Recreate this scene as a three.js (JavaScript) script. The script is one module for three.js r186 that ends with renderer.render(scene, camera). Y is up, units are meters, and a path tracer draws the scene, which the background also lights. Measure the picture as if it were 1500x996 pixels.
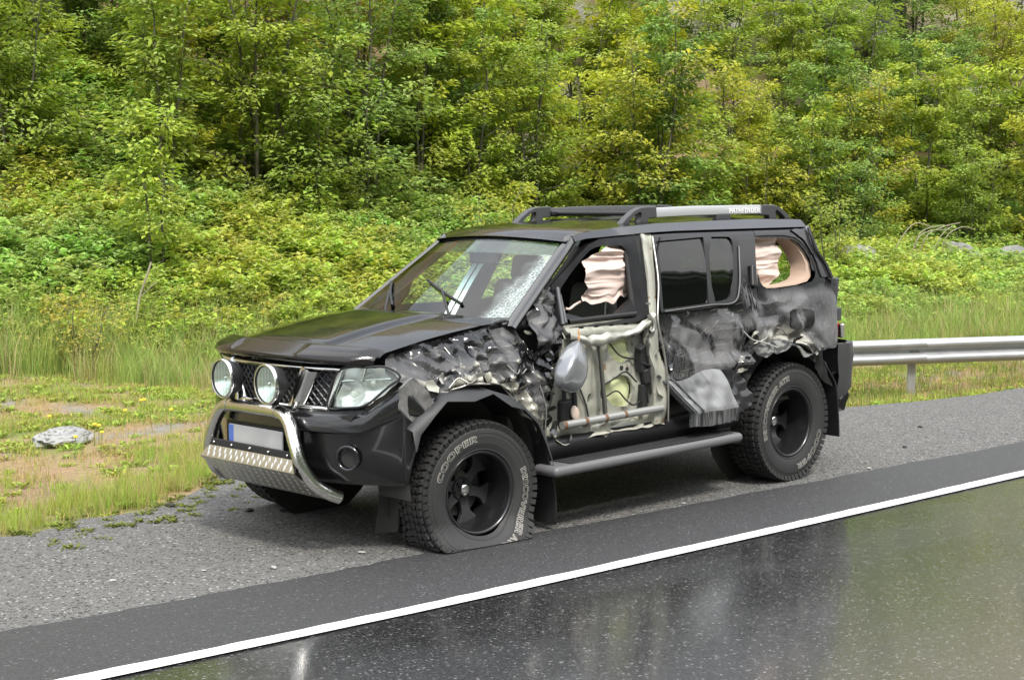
import * as THREE from 'three';
import { mergeGeometries, toCreasedNormals } from 'three/addons/utils/BufferGeometryUtils.js';
import { RoundedBoxGeometry } from 'three/addons/geometries/RoundedBoxGeometry.js';
import { FontLoader } from 'three/addons/loaders/FontLoader.js';

// ---------- camera, sky, sun, exposure ----------
const scene = new THREE.Scene();
const camera = new THREE.PerspectiveCamera(23.956, 1024 / 679, 0.1, 2000);
camera.position.set(-5.9422, 1.9466, 7.4615);
camera.up.set(0.06767, 0.99596, -0.05899);
camera.lookAt(-5.9422 + 6.8457, 1.9466 - 0.8936, 7.4615 - 7.2345);
const renderer = new THREE.WebGLRenderer({ antialias: true });
renderer.setSize(1024, 679);
renderer.toneMapping = THREE.LinearToneMapping;
renderer.toneMappingExposure = 1.45;
renderer.shadowMap.enabled = true;
const SUN_DIR = new THREE.Vector3(-0.22, 0.80, 0.52).normalize();
const sun = new THREE.DirectionalLight(0xfff7ea, 2.7);
sun.position.copy(SUN_DIR).multiplyScalar(60); sun.castShadow = true; sun.shadow.radius = 20;
Object.assign(sun.shadow.camera, { left: -30, right: 30, top: 30, bottom: -30, near: 1, far: 160 });
sun.shadow.mapSize.set(4096, 4096);
scene.add(sun);

// ---------- random, noise ----------
function rng(s) { return () => { s |= 0; s = s + 0x6D2B79F5 | 0; let t = Math.imul(s ^ s >>> 15, 1 | s); t = t + Math.imul(t ^ t >>> 7, 61 | t) ^ t; return ((t ^ t >>> 14) >>> 0) / 4294967296; }; }
const hash = (x, y, z = 0) => { let h = Math.imul(x | 0, 374761393) ^ Math.imul(y | 0, 668265263) ^ Math.imul(z | 0, 2147483647 - 56131); h = Math.imul(h ^ h >>> 13, 1274126177); return ((h ^ h >>> 16) >>> 0) / 4294967296; };
const sm = (t) => t * t * (3 - 2 * t);
const clamp = (v, a = 0, b = 1) => Math.min(b, Math.max(a, v));
const sstep = (a, b, v) => sm(clamp((v - a) / (b - a)));
const lerp = (a, b, t) => a + (b - a) * t;
function vnoise(x, y, s = 0) { const i = Math.floor(x), j = Math.floor(y), u = sm(x - i), v = sm(y - j); return lerp(lerp(hash(i, j, s), hash(i + 1, j, s), u), lerp(hash(i, j + 1, s), hash(i + 1, j + 1, s), u), v); }
function fbm(x, y, s = 0, o = 4) { let a = 0, k = .5, n = 0; for (let i = 0; i < o; i++) { a += k * vnoise(x, y, s + i * 7); n += k; x = x * 2.03 + 3.1; y = y * 2.03 + 1.7; k *= .5; } return a / n; }
function table(pts) { return (v) => { if (v <= pts[0][0]) return pts[0][1]; for (let i = 1; i < pts.length; i++) if (v <= pts[i][0]) return lerp(pts[i - 1][1], pts[i][1], (v - pts[i - 1][0]) / (pts[i][0] - pts[i - 1][0])); return pts[pts.length - 1][1]; }; }

// overcast sky with broken cloud, brighter round the veiled sun
const SKY_SUN = [-SUN_DIR.x, SUN_DIR.y, -SUN_DIR.z];
{
  const w = 512, h = 256, d = new Float32Array(w * h * 4);
  for (let j = 0; j < h; j++) for (let i = 0; i < w; i++) {
    const el = ((j + .5) / h - .5) * Math.PI, az = i / w * Math.PI * 2, up = Math.max(0, Math.sin(el));
    const cx = Math.cos(az), cz = Math.sin(az), k = 2.2 / (up + .25);
    const n = fbm(cx * k + 20, cz * k + 20, 5, 5), c = sstep(.38, .66, n);
    const glow = Math.max(0, Math.cos(el) * Math.cos(az) * SKY_SUN[0] + Math.sin(el) * SKY_SUN[1] + Math.cos(el) * Math.sin(az) * SKY_SUN[2]);
    let L = lerp(.95, 1.5, sstep(0, .9, up)) * lerp(.74, 1.25, c) * (1 + .9 * glow ** 4);
    if (el < 0) L = .25;
    const o = (j * w + i) * 4;
    d[o] = L * lerp(.90, 1, c); d[o + 1] = L * lerp(.96, 1, c); d[o + 2] = L * lerp(1.06, 1.0, c); d[o + 3] = 1;
  }
  const t = new THREE.DataTexture(d, w, h, THREE.RGBAFormat, THREE.FloatType);
  t.mapping = THREE.EquirectangularReflectionMapping; t.magFilter = t.minFilter = THREE.LinearFilter; t.needsUpdate = true;
  scene.background = t; scene.environment = t;
}

// ---------- object helpers ----------
const taken = {};
const numbered = (n) => { const k = taken[n] = (taken[n] ?? -1) + 1; return k ? n + '_' + String(k).padStart(3, '0') : n; };
function shadow(o) { o.castShadow = o.receiveShadow = true; return o; }
function mesh(name, geo, mat, parent = scene) { if (Array.isArray(geo)) geo = merge(geo); const m = shadow(new THREE.Mesh(geo, mat)); m.name = parent === scene ? numbered(name) : name; parent.add(m); return m; }
function tag(o, label, category, group) { o.userData.label = label; o.userData.category = category; if (group) o.userData.group = group; return o; }
function structure(o, label, category = 'ground') { o.userData.kind = 'structure'; o.userData.label = label; o.userData.category = category; return o; }
function stuff(o, label, category) { o.userData.kind = 'stuff'; o.userData.label = label; o.userData.category = category; return o; }
function thing(name, label, category, pos = [0, 0, 0], turn = 0, group) { const g = new THREE.Group(); g.name = numbered(name); scene.add(g); g.position.set(...pos); g.rotation.y = turn; return tag(g, label, category, group); }
function merge(list) { return list.length === 1 ? list[0] : mergeGeometries(list.map((g) => { g = g.index ? g.toNonIndexed() : g; const o = new THREE.BufferGeometry(); o.setAttribute('position', g.attributes.position); if (!g.attributes.normal) g.computeVertexNormals(); o.setAttribute('normal', g.attributes.normal); if (!g.attributes.uv) g.setAttribute('uv', new THREE.BufferAttribute(new Float32Array(g.attributes.position.count * 2), 2)); o.setAttribute('uv', g.attributes.uv); return o; })); }
const V = (x, y, z) => new THREE.Vector3(x, y, z);
const at = (g, x, y, z, rx = 0, ry = 0, rz = 0) => g.applyMatrix4(new THREE.Matrix4().compose(V(x, y, z), new THREE.Quaternion().setFromEuler(new THREE.Euler(rx, ry, rz)), V(1, 1, 1)));
const box = (w, h, d, x, y, z, r = .008, rx = 0, ry = 0, rz = 0) => at(new RoundedBoxGeometry(w, h, d, 2, Math.min(r, w / 2.01, h / 2.01, d / 2.01)), x, y, z, rx, ry, rz);
const tube = (pts, r, seg = 0, rad = 8, closed = false) => new THREE.TubeGeometry(new THREE.CatmullRomCurve3(pts.map((p) => V(...p)), closed, 'centripetal'), seg || pts.length * 6, r, rad, closed);
function rod(a, b, r, r2 = r, rad = 10) { const A = V(...a), B = V(...b), g = new THREE.CylinderGeometry(r2, r, A.distanceTo(B), rad); return g.applyMatrix4(new THREE.Matrix4().compose(A.clone().lerp(B, .5), new THREE.Quaternion().setFromUnitVectors(V(0, 1, 0), B.clone().sub(A).normalize()), V(1, 1, 1))); }
function tex(w, h, fn, srgb = true, repeat = true) { const d = new Uint8Array(w * h * 4); for (let j = 0; j < h; j++) for (let i = 0; i < w; i++) { const c = fn(i, j, w, h), o = (j * w + i) * 4; for (let k = 0; k < 3; k++) { let v = c[k] ?? c[0]; v = clamp(v); if (srgb) v = v <= .0031308 ? v * 12.92 : 1.055 * v ** (1 / 2.4) - .055; d[o + k] = v * 255; } d[o + 3] = 255 * (c[3] ?? 1); } const t = new THREE.DataTexture(d, w, h); t.magFilter = t.minFilter = THREE.LinearFilter; if (repeat) t.wrapS = t.wrapT = THREE.RepeatWrapping; if (srgb) t.colorSpace = THREE.SRGBColorSpace; t.needsUpdate = true; return t; }
const std = (o) => new THREE.MeshStandardMaterial({ side: THREE.DoubleSide, ...o });
const phys = (o) => new THREE.MeshPhysicalMaterial({ side: THREE.DoubleSide, ...o });
const rgb = (r, g, b) => new THREE.Color().setRGB(r, g, b);

// ---------- terrain shape ----------
const hillD = (x, z) => (x - 3) * .204 - (z + 10) * .979;       // metres up-slope from the foot of the bank
function groundY(x, z) {
  const d = hillD(x, z), right = sstep(6, 20, x + z * .4 + 6);
  let y = -.42 * sstep(3, 11, x - z * .3) * sstep(.3, -3.2, z) * sstep(60, 25, x);
  y += (fbm(x * .5 + 9, z * .5, 3, 3) - .5) * .14 * sstep(-2.0, -5, z);
  if (d > -1) { const e = d + 1, s1 = lerp(.40, .15, right), s2 = lerp(.85, .66, right); y += e < 1.6 ? s1 * e * e / 3.2 : s1 * (e - .8); if (d > 5.5) y += (s2 - s1) * ((d - 5.5) - 2 * (1 - Math.exp(-(d - 5.5) / 2))); y += (fbm(x * .3, z * .3, 21, 4) - .5) * 1.1 * sstep(.5, 6, d); }
  return y;
}
function grid(xs, zs, yf) {
  const p = [], uv = [], ix = [], n = xs.length;
  for (const z of zs) for (const x of xs) { p.push(x, yf(x, z), z); uv.push(x / 2, z / 2); }
  for (let j = 0; j < zs.length - 1; j++) for (let i = 0; i < n - 1; i++) { const a = j * n + i, b = a + 1, c = a + n, e = c + 1; ix.push(a, c, b, b, c, e); }
  const g = new THREE.BufferGeometry(); g.setAttribute('position', new THREE.Float32BufferAttribute(p, 3)); g.setAttribute('uv', new THREE.Float32BufferAttribute(uv, 2)); g.setIndex(ix); g.computeVertexNormals(); return g;
}
const span = (a, b, step) => { const n = Math.max(1, Math.round((b - a) / step)), o = []; for (let i = 0; i <= n; i++) o.push(a + (b - a) * i / n); return o; };
const join = (...l) => { const o = []; for (const a of l) for (const v of a) if (!o.length || v > o[o.length - 1] + 1e-6) o.push(v); return o; };

// stone-chip texture: cells with their own tone, dark joints; returns [tone map, height map]
function chips(n, cells, seed, tone, joint) {
  const hgt = new Float32Array(n * n), id = new Float32Array(n * n);
  for (let j = 0; j < n; j++) for (let i = 0; i < n; i++) {
    const u = i / n * cells, v = j / n * cells, ci = Math.floor(u), cj = Math.floor(v); let a = 9, b = 9, w = 0;
    for (let q = -1; q < 2; q++) for (let p = -1; p < 2; p++) { const X = (ci + p + cells) % cells, Y = (cj + q + cells) % cells, dx = ci + p + hash(X, Y, seed) - u, dy = cj + q + hash(X, Y, seed + 1) - v, r = dx * dx + dy * dy; if (r < a) { b = a; a = r; w = hash(X, Y, seed + 2); } else if (r < b) b = r; }
    hgt[j * n + i] = clamp((Math.sqrt(b) - Math.sqrt(a)) * 1.6); id[j * n + i] = w;
  }
  return [tex(n, n, (i, j) => { const k = j * n + i; return tone(id[k], lerp(joint, 1, sstep(0, .35, hgt[k])), i, j); }), tex(n, n, (i, j) => { const k = j * n + i; return [clamp(hgt[k]) * (.4 + .6 * id[k])]; }, false)];
}
const [gravelMap, gravelBump] = chips(1024, 150, 3, (w, e) => { const t = (w < .03 ? .36 : w < .12 ? .045 : lerp(.10, .25, w)) * e; return [t * 1.02, t, t * .96]; }, .35);
const [asphaltMap, asphaltBump] = chips(1024, 190, 11, (w, e) => { const t = (w > .978 ? .20 : w > .9 ? .08 : lerp(.016, .042, w)) * e; return [t, t, t * 1.02]; }, .6);
const [dampMap, dampBump] = chips(1024, 200, 31, (w, e) => { const t = (w > .985 ? .12 : lerp(.028, .052, w)) * e; return [t, t, t * 1.04]; }, .75);
const soilMap = tex(512, 512, (i, j) => { const f = hash(i, j, 4), n = vnoise(i / 9, j / 9, 2) * .5 + .5 * vnoise(i / 3, j / 3, 8), t = .55 + .6 * n + (f - .5) * .5; return [clamp(t * .5), clamp(t * .5), clamp(t * .5)]; });

// ---------- ground, gravel lay-by, road ----------
const edgeAsph = table([[-60, -1.8], [-2.76, .72], [0, .90], [5.46, 1.23], [12, 1.55], [90, 4]]);
const lineZ = table([[-60, -3.5], [-6, 1.38], [-2.81, 1.645], [-1.23, 1.752], [-.6, 1.785], [1.22, 1.855], [4.14, 1.945], [10, 2.14], [90, 5.2]]);
{
  const g = grid(join(span(-70, -12, 4), span(-12, 26, .3), span(26, 150, 5)), join(span(-110, -34, 4), span(-34, -3, .3), span(-3, 3, .5), span(3, 160, 8)), (x, z) => groundY(x, z) - .02 - .25 * sstep(1.2, 2.4, z));
  const P = g.attributes.position, col = new Float32Array(P.count * 3);
  for (let i = 0; i < P.count; i++) {
    const x = P.getX(i), z = P.getZ(i), d = hillD(x, z), n = fbm(x * .9, z * .9, 40, 4), m = fbm(x * 2.2 + 7, z * 2.2, 55, 3);
    let c = [.25, .185, .09];                                      // straw and moss verge
    const mixc = (b, t) => { c = c.map((v, k) => lerp(v, b[k], t)); };
    mixc([.27, .18, .10], sstep(.48, .62, m)); mixc([.14, .155, .04], sstep(.46, .58, n)); mixc([.20, .19, .165], sstep(.60, .68, fbm(x * 1.4 + 31, z * 1.4, 77, 4)));
    mixc([.20, .14, .08], sstep(.52, .62, fbm(x * .7 + 3, z * .7, 88, 4)));
    col.set(c.map((v) => v * 2.2), i * 3);
  }
  g.setAttribute('color', new THREE.BufferAttribute(col, 3));
  structure(mesh('ground', g, std({ map: soilMap, vertexColors: true, roughness: 1, bumpMap: soilMap, bumpScale: .02 })), 'grassy verge and hillside soil behind the lay-by');
}
// far edge of the gravel, measured from the photograph's ground line, ragged
const gravelFar = (x) => table([[-14, -1.2], [-5, -1.3], [-1.7, -1.45], [-.6, -1.75], [0.5, -2.55], [2, -3.6], [5, -3.0], [8, -1.55], [11, -1.35], [20, -.2], [60, 3]])(x) + (fbm(x * 1.3, 3, 9, 4) - .5) * .9;
{
  const xs = join(span(-30, -6, 1), span(-6, 14, .08), span(14, 60, 1)), p = [], uv = [], ix = [], N = 26;
  xs.forEach((x) => { const a = gravelFar(x), b = edgeAsph(x) + .05; for (let k = 0; k <= N; k++) { const z = lerp(a, b, k / N), y = lerp(groundY(x, z), 0, sstep(-.6, .5, z)) + (k === 0 ? -.03 : .0) + (fbm(x * 2, z * 2, 13, 3) - .5) * .012 * sstep(b, b - .6, z); p.push(x, y, z); uv.push(x / 2, z / 2); } });
  for (let i = 0; i < xs.length - 1; i++) for (let k = 0; k < N; k++) { const a = i * (N + 1) + k, b = a + 1, c = a + N + 1, e = c + 1; ix.push(a, b, c, b, e, c); }
  const g = new THREE.BufferGeometry(); g.setAttribute('position', new THREE.Float32BufferAttribute(p, 3)); g.setAttribute('uv', new THREE.Float32BufferAttribute(uv, 2)); g.setIndex(ix); g.computeVertexNormals();
  structure(mesh('gravel_layby', g, std({ map: gravelMap, bumpMap: gravelBump, bumpScale: .012, roughness: .92 })), 'grey compacted gravel lay-by under the wrecked car');
}
function strip(za, zb, y, xs, n = 1, jag = 0) { const p = [], uv = [], ix = []; xs.forEach((x) => { for (let k = 0; k <= n; k++) { let z = lerp(za(x), zb(x), k / n); if (k === 0 && jag) z += (vnoise(x * 9, 2, 71) - .5) * jag + (vnoise(x * 2.1, 5, 71) - .5) * jag * 1.4; p.push(x, y, z); uv.push(x / 2, z / 2); } }); for (let i = 0; i < xs.length - 1; i++) for (let k = 0; k < n; k++) { const a = i * (n + 1) + k; ix.push(a, a + 1, a + n + 1, a + 1, a + n + 2, a + n + 1); } const g = new THREE.BufferGeometry(); g.setAttribute('position', new THREE.Float32BufferAttribute(p, 3)); g.setAttribute('uv', new THREE.Float32BufferAttribute(uv, 2)); g.setIndex(ix); g.computeVertexNormals(); return g; }
const rx = join(span(-40, -7, 1.5), span(-7, 14, .06), span(14, 80, 2));
structure(mesh('road_shoulder', strip(edgeAsph, (x) => lineZ(x) + .03, .008, rx, 2, .028), std({ map: dampMap, bumpMap: dampBump, bumpScale: .003, roughness: .62 })), 'dark damp asphalt strip outside the white edge line', 'road');
// the carriageway is wet: smooth puddled film between the chippings, drier patches
const wetRough = tex(512, 512, (i, j) => { const u = i / 512 * Math.PI * 2, v = j / 512 * Math.PI * 2; const n = fbm(Math.cos(u) * 2 + 9, Math.sin(u) * 2 + Math.cos(v) * 3 + 5, 91, 4) * .5 + .5 * fbm(Math.sin(v) * 3 + 4, Math.cos(u) * 2 + 8, 17, 4); return [lerp(.17, .36, sstep(.36, .6, n)) + (hash(i, j, 3) - .5) * .06]; }, false);
{ const wr = wetRough; wr.repeat.set(.22, .3); }
structure(mesh('road', strip((x) => lineZ(x) - .05, (x) => 9.5 + x * .03, .004, rx, 14), phys({ map: asphaltMap, bumpMap: asphaltBump, bumpScale: .0015, roughness: 1, roughnessMap: wetRough, clearcoat: 1, clearcoatRoughness: .12 })), 'rain-wet dark asphalt carriageway mirroring the car', 'road');
const paintMap = tex(256, 256, (i, j) => { const n = vnoise(i / 3, j / 3, 5) * .5 + hash(i, j, 9) * .5, t = lerp(.62, .8, n); return [t, t, t * .98]; });
structure(mesh('road_marking', strip((x) => lineZ(x) - .056, (x) => lineZ(x) + .056, .013, rx, 1, .012), std({ map: paintMap, roughness: .55 })), 'white painted edge line along the wet road', 'marking');
// ---------- vegetation ----------
class Leaves {
  constructor() { this.p = []; this.c = []; this.ix = []; }
  leaf(x, y, z, dx, dy, dz, len, wid, r, c) {                     // a folded diamond blade pointing along d
    const l = Math.hypot(dx, dy, dz) || 1; dx /= l; dy /= l; dz /= l;
    let sx = -dz + (r() - .5) * .6, sy = (r() - .5) * .9, sz = dx + (r() - .5) * .6; const sl = Math.hypot(sx, sy, sz) || 1; sx /= sl; sy /= sl; sz /= sl;
    const i = this.p.length / 3, fx = x + dx * len * .5, fy = y + dy * len * .5 + len * .10, fz = z + dz * len * .5, w = wid / 2;
    this.p.push(x, y, z, fx + sx * w, fy + sy * w, fz + sz * w, x + dx * len, y + dy * len - len * .08, z + dz * len, fx - sx * w, fy - sy * w, fz - sz * w);
    for (let k = 0; k < 4; k++) this.c.push(c[0], c[1], c[2]);
    this.ix.push(i, i + 1, i + 2, i, i + 2, i + 3);
  }
  build() { const g = new THREE.BufferGeometry(); g.setAttribute('position', new THREE.Float32BufferAttribute(this.p, 3)); g.setAttribute('color', new THREE.Float32BufferAttribute(this.c, 3)); g.setIndex(this.ix); g.computeVertexNormals(); return g; }
}
const leafMat = (c, t = .48) => phys({ color: rgb(...c), vertexColors: true, roughness: .95, transmission: t, thickness: 0, specularIntensity: .5 });
const barkMap = tex(128, 256, (i, j) => { const t = .5 + .5 * vnoise(i / 5, j / 18, 3) + (vnoise(i / 2, j / 3, 9) - .5) * .4; return [t * .16, t * .145, t * .12]; });
const bark = std({ map: barkMap, roughness: .95 }), paleBark = std({ color: rgb(.30, .26, .2), roughness: .95 });
const tint = (r, a = .25) => { const k = 1 + (r() - .5) * 2 * a, h = (r() - .5) * .22; return [k * (1 + h), k, k * (1 - h * .6)]; };

// several stems from the root, forking limbs, leaves in sprays along the twigs
function treeGeometry(seed, H, spread, nStem, leavesPerTwig, leafLen, low = .12) {
  const r = rng(seed), wood = [], L = new Leaves();
  const spray = (p, dir, n, rad) => { const c0 = tint(r, .22); for (let k = 0; k < n; k++) { const a = r() * 6.283, b = (r() - .5) * 1.6, q = rad * Math.cbrt(r()); const px = p.x + Math.cos(a) * Math.cos(b) * q, py = p.y + Math.sin(b) * q * .7, pz = p.z + Math.sin(a) * Math.cos(b) * q; const s = leafLen * lerp(.65, 1.25, r()), k2 = 1 + (r() - .5) * .35; L.leaf(px, py, pz, Math.cos(a) + dir.x, (r() - .75) * .9, Math.sin(a) + dir.z, s, s * .62, r, c0.map((v) => v * k2)); } };
  for (let s = 0; s < nStem; s++) {
    const a = s / nStem * 6.283 + r(), lean = spread * lerp(.15, .55, r()), h = H * lerp(.72, 1, r()), pts = [];
    let x = Math.cos(a) * .07 * nStem * .4, z = Math.sin(a) * .07 * nStem * .4;
    for (let k = 0; k <= 6; k++) { const t = k / 6; pts.push(V(x + Math.cos(a) * lean * t ** 1.4 + (r() - .5) * .10 * t * 2, h * t - .15, z + Math.sin(a) * lean * t ** 1.4 + (r() - .5) * .10 * t * 2)); }
    const curve = new THREE.CatmullRomCurve3(pts), r0 = .010 + h * .0055;
    const tg = new THREE.TubeGeometry(curve, 10, 1, 6); { const P = tg.attributes.position; for (let i = 0; i < P.count; i++) { const ring = Math.floor(i / 7), t = ring / 10, c = curve.getPointAt(t), k = r0 * (1 - t * .85); P.setXYZ(i, c.x + (P.getX(i) - c.x) * k, c.y + (P.getY(i) - c.y) * k, c.z + (P.getZ(i) - c.z) * k); } } wood.push(tg);
    const nb = Math.round(h * 4.6);
    for (let b = 0; b < nb; b++) {
      const t = lerp(low, 1, (b + r() * .8) / nb), o = curve.getPointAt(Math.min(1, t)), ba = r() * 6.283, len = spread * lerp(.75, .28, t) * lerp(.55, 1.15, r()), up = lerp(.15, .8, r());
      const e = V(o.x + Math.cos(ba) * len, o.y + len * up * .8, o.z + Math.sin(ba) * len), mid = o.clone().lerp(e, .5).add(V(0, len * .06, 0));
      wood.push(rod([o.x, o.y, o.z], [mid.x, mid.y, mid.z], r0 * .34 * (1.1 - t * .6), r0 * .2, 4), rod([mid.x, mid.y, mid.z], [e.x, e.y, e.z], r0 * .2, .003, 4));
      const dir = V(Math.cos(ba), .2, Math.sin(ba));
      for (let q = 0; q < 4; q++) { const f = lerp(.3, 1.08, (q + r()) / 4), c = o.clone().lerp(e, f).add(V((r() - .5) * .22, (r() - .35) * .2, (r() - .5) * .22)); spray(c, dir, leavesPerTwig, .21); }
    }
  }
  return { wood: merge(wood), leaves: L.build() };
}
const TREES = [treeGeometry(11, 4.4, 1.35, 3, 32, .105, .03), treeGeometry(23, 4.8, 1.45, 4, 22, .10, .03), treeGeometry(37, 4.0, 1.4, 4, 27, .115, .02), treeGeometry(51, 5.0, 1.3, 2, 42, .105, .04), treeGeometry(67, 3.4, 1.45, 5, 23, .10, .02)];
const leafTones = [[.37, .45, .035], [.30, .40, .04], [.44, .48, .035], [.22, .34, .05], [.41, .43, .03], [.30, .42, .08]].map((c) => leafMat(c));
const along = (a, d) => { const x = 3 + a * .979 + d * .204, z = -10 + a * .204 - d * .979; return [x, groundY(x, z), z]; };
const toneWord = ['fresh green', 'mid green', 'yellow-green', 'deep green', 'olive-yellow', 'bluish green'];
const shapeWord = ['slender three-stemmed', 'broad four-stemmed', 'bushy four-stemmed', 'tall two-stemmed', 'low many-stemmed'];
{
  const r = rng(5), rows = [[6.4, 21, -.8, 26, 'along the front of the wood'], [8.4, 20, -.5, 29, 'in the second rank of the wood'], [11, 20, 0, 33, 'higher up the wooded slope'], [14.5, 20, 1, 38, 'far up the wooded slope'], [19, 22, 6, 43, 'near the top of the visible slope'], [25, 18, 12, 50, 'under the rock at the top of the slope']];
  for (const [d, n, a0, a1, where] of rows) for (let k = 0; k < n; k++) {
    const a = lerp(a0, a1, (k + .2 + r() * .6) / n), dd = d + (r() - .5) * 1.6, v = Math.floor(r() * 5), m = Math.floor(r() * 6), [x, y, z] = along(a, dd);
    if (d < 7 && (a > 1.7 && a < 2.6 || a > 11.6 && a < 12.6)) continue;
    const t = thing('deciduous_tree', `${shapeWord[v]} ${toneWord[m]} tree ${where}`, 'tree', [x, y - .1, z], r() * 6.28, `${shapeWord[v]} ${toneWord[m]} trees ${where}`);
    const s = lerp(.85, 1.15, r()); t.scale.set(s * 1.05, s, s * 1.05);
    mesh('trunk', TREES[v].wood, bark, t); mesh('crown', TREES[v].leaves, leafTones[m], t);
  }
}
// single young trees standing in front of the wood
function sapling(a, d, seed, H, sp, n, ll, tone, label, lpt = 12) { const [x, y, z] = along(a, d), g = treeGeometry(seed, H, sp, n, lpt, ll, .3), t = thing('young_tree', label, 'tree', [x, y - .05, z]); mesh('trunk', g.wood, bark, t); mesh('crown', g.leaves, tone, t); }
sapling(2.13, 2.2, 301, 2.9, .75, 2, .105, leafMat([.38, .48, .05]), 'large-leaved bright young tree with dark forked stem among the shrubs', 16);
sapling(3.3, 5, 305, 4.6, .9, 3, .12, leafMat([.32, .42, .05]), 'taller large-leaved young tree behind the dark forked one', 15);
sapling(8.4, 3.6, 302, 2.3, .6, 2, .08, leafMat([.38, .40, .05]), 'thin yellow-leaved sapling behind the car roof rack', 9);
sapling(.3, -.3, 303, 1.25, .6, 4, .06, leafMat([.40, .37, .05]), 'low yellowish shrub at the edge of the tall grass', 9);
sapling(15.6, 3.4, 304, 1.9, .6, 3, .075, leafMat([.30, .36, .05]), 'young sapling standing above the guard rail beside the boulders', 10);
// shrub layer
function shrubGeometry(seed, n, R, h, ll) { const r = rng(seed), L = new Leaves(); const stems = []; for (let s = 0; s < 9; s++) stems.push([(r() - .5) * 2 * R, (r() - .5) * 2 * R, h * lerp(.45, 1.05, r()), tint(r, .2)]); for (let k = 0; k < n; k++) { const [sx, sz, sh, c] = stems[k % 9], t = lerp(.15, 1, Math.sqrt(r())), a = r() * 6.283, q = lerp(.16, .07, t) * lerp(.4, 1.2, r()), s = ll * lerp(.6, 1.2, r()), b = 1 + (r() - .5) * .3; L.leaf(sx * t + Math.cos(a) * q * .3, sh * t, sz * t + Math.sin(a) * q * .3, Math.cos(a), lerp(-.35, .45, r()), Math.sin(a), s, s * .5, r, c.map((v) => v * b)); } return L.build(); }
function scatter(name, geo, mat, list, label, category) { const m = shadow(new THREE.InstancedMesh(geo, mat, list.length)), M = new THREE.Matrix4(), q = new THREE.Quaternion(); list.forEach(([x, y, z, s, turn, c, tilt = 0, sy = 1], i) => { q.setFromEuler(new THREE.Euler(tilt, turn, tilt * .7)); m.setMatrixAt(i, M.compose(V(x, y, z), q, V(s, s * sy, s))); m.setColorAt(i, rgb(...c)); }); m.name = numbered(name); scene.add(m); return stuff(m, label, category); }
{
  const r = rng(77), lists = [[], [], []];
  for (let k = 0; k < 5200; k++) {
    const d = lerp(-.1, 9.5, r() ** 1.15), a = lerp(-1.6, 19 + d, r()), [x, y, z] = along(a, d), n = fbm(x * .55, z * .55, 60, 3), n2 = fbm(x * 1.7 + 4, z * 1.7, 61, 3);
    if (d < .6 && r() < .6) continue; if (n2 < .33 && d < 6 && r() < .55) continue;
    const yel = sstep(.4, .65, n), c = [lerp(.33, .42, yel) * lerp(.85, 1.1, r()), lerp(.47, .50, yel) * lerp(.85, 1.1, r()), lerp(.085, .06, yel)];
    lists[Math.floor(r() * 3)].push([x, y - .05, z, lerp(.75, 1.35, r()) * lerp(.65, 1.1, sstep(-.1, 2, d)), r() * 6.28, c]);
  }
  const mat = leafMat([1, 1, 1]), names = ['pale green leafy perennials covering the lower bank', 'bramble-like leafy shrubs mixed over the bank', 'broad-leaved undergrowth filling the bank below the trees'];
  lists.forEach((l, k) => scatter('undergrowth', shrubGeometry(400 + k, 170, .30, .52, [.085, .075, .10][k]), mat, l, names[k], 'undergrowth'));
}
// grass
function tuft(seed, n, h, spread, w) { const r = rng(seed), p = [], ix = []; for (let k = 0; k < n; k++) { const a = r() * 6.283, q = spread * Math.sqrt(r()), x = Math.cos(a) * q, z = Math.sin(a) * q, la = r() * 6.283, len = h * lerp(.5, 1.1, r()), bend = len * lerp(.1, .75, r()), ca = Math.cos(la), sa = Math.sin(la), i = p.length / 3, ww = w * lerp(.6, 1.2, r()); const P = (t, s) => p.push(x + ca * bend * t * t - sa * ww * s, len * t * (1 - .22 * t * bend / len), z + sa * bend * t * t + ca * ww * s); P(0, -.5); P(0, .5); P(.5, -.42); P(.5, .42); P(1, 0); ix.push(i, i + 1, i + 2, i + 1, i + 3, i + 2, i + 2, i + 3, i + 4); } const g = new THREE.BufferGeometry(); g.setAttribute('position', new THREE.Float32BufferAttribute(p, 3)); g.setIndex(ix); g.computeVertexNormals(); return g; }
const grassMat = phys({ roughness: .95, transmission: .35, thickness: 0, specularIntensity: .4 });
const onGravel = (x, z) => z > gravelFar(x) + (vnoise(x * 3, z * 3, 5) - .5) * .25;
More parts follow.
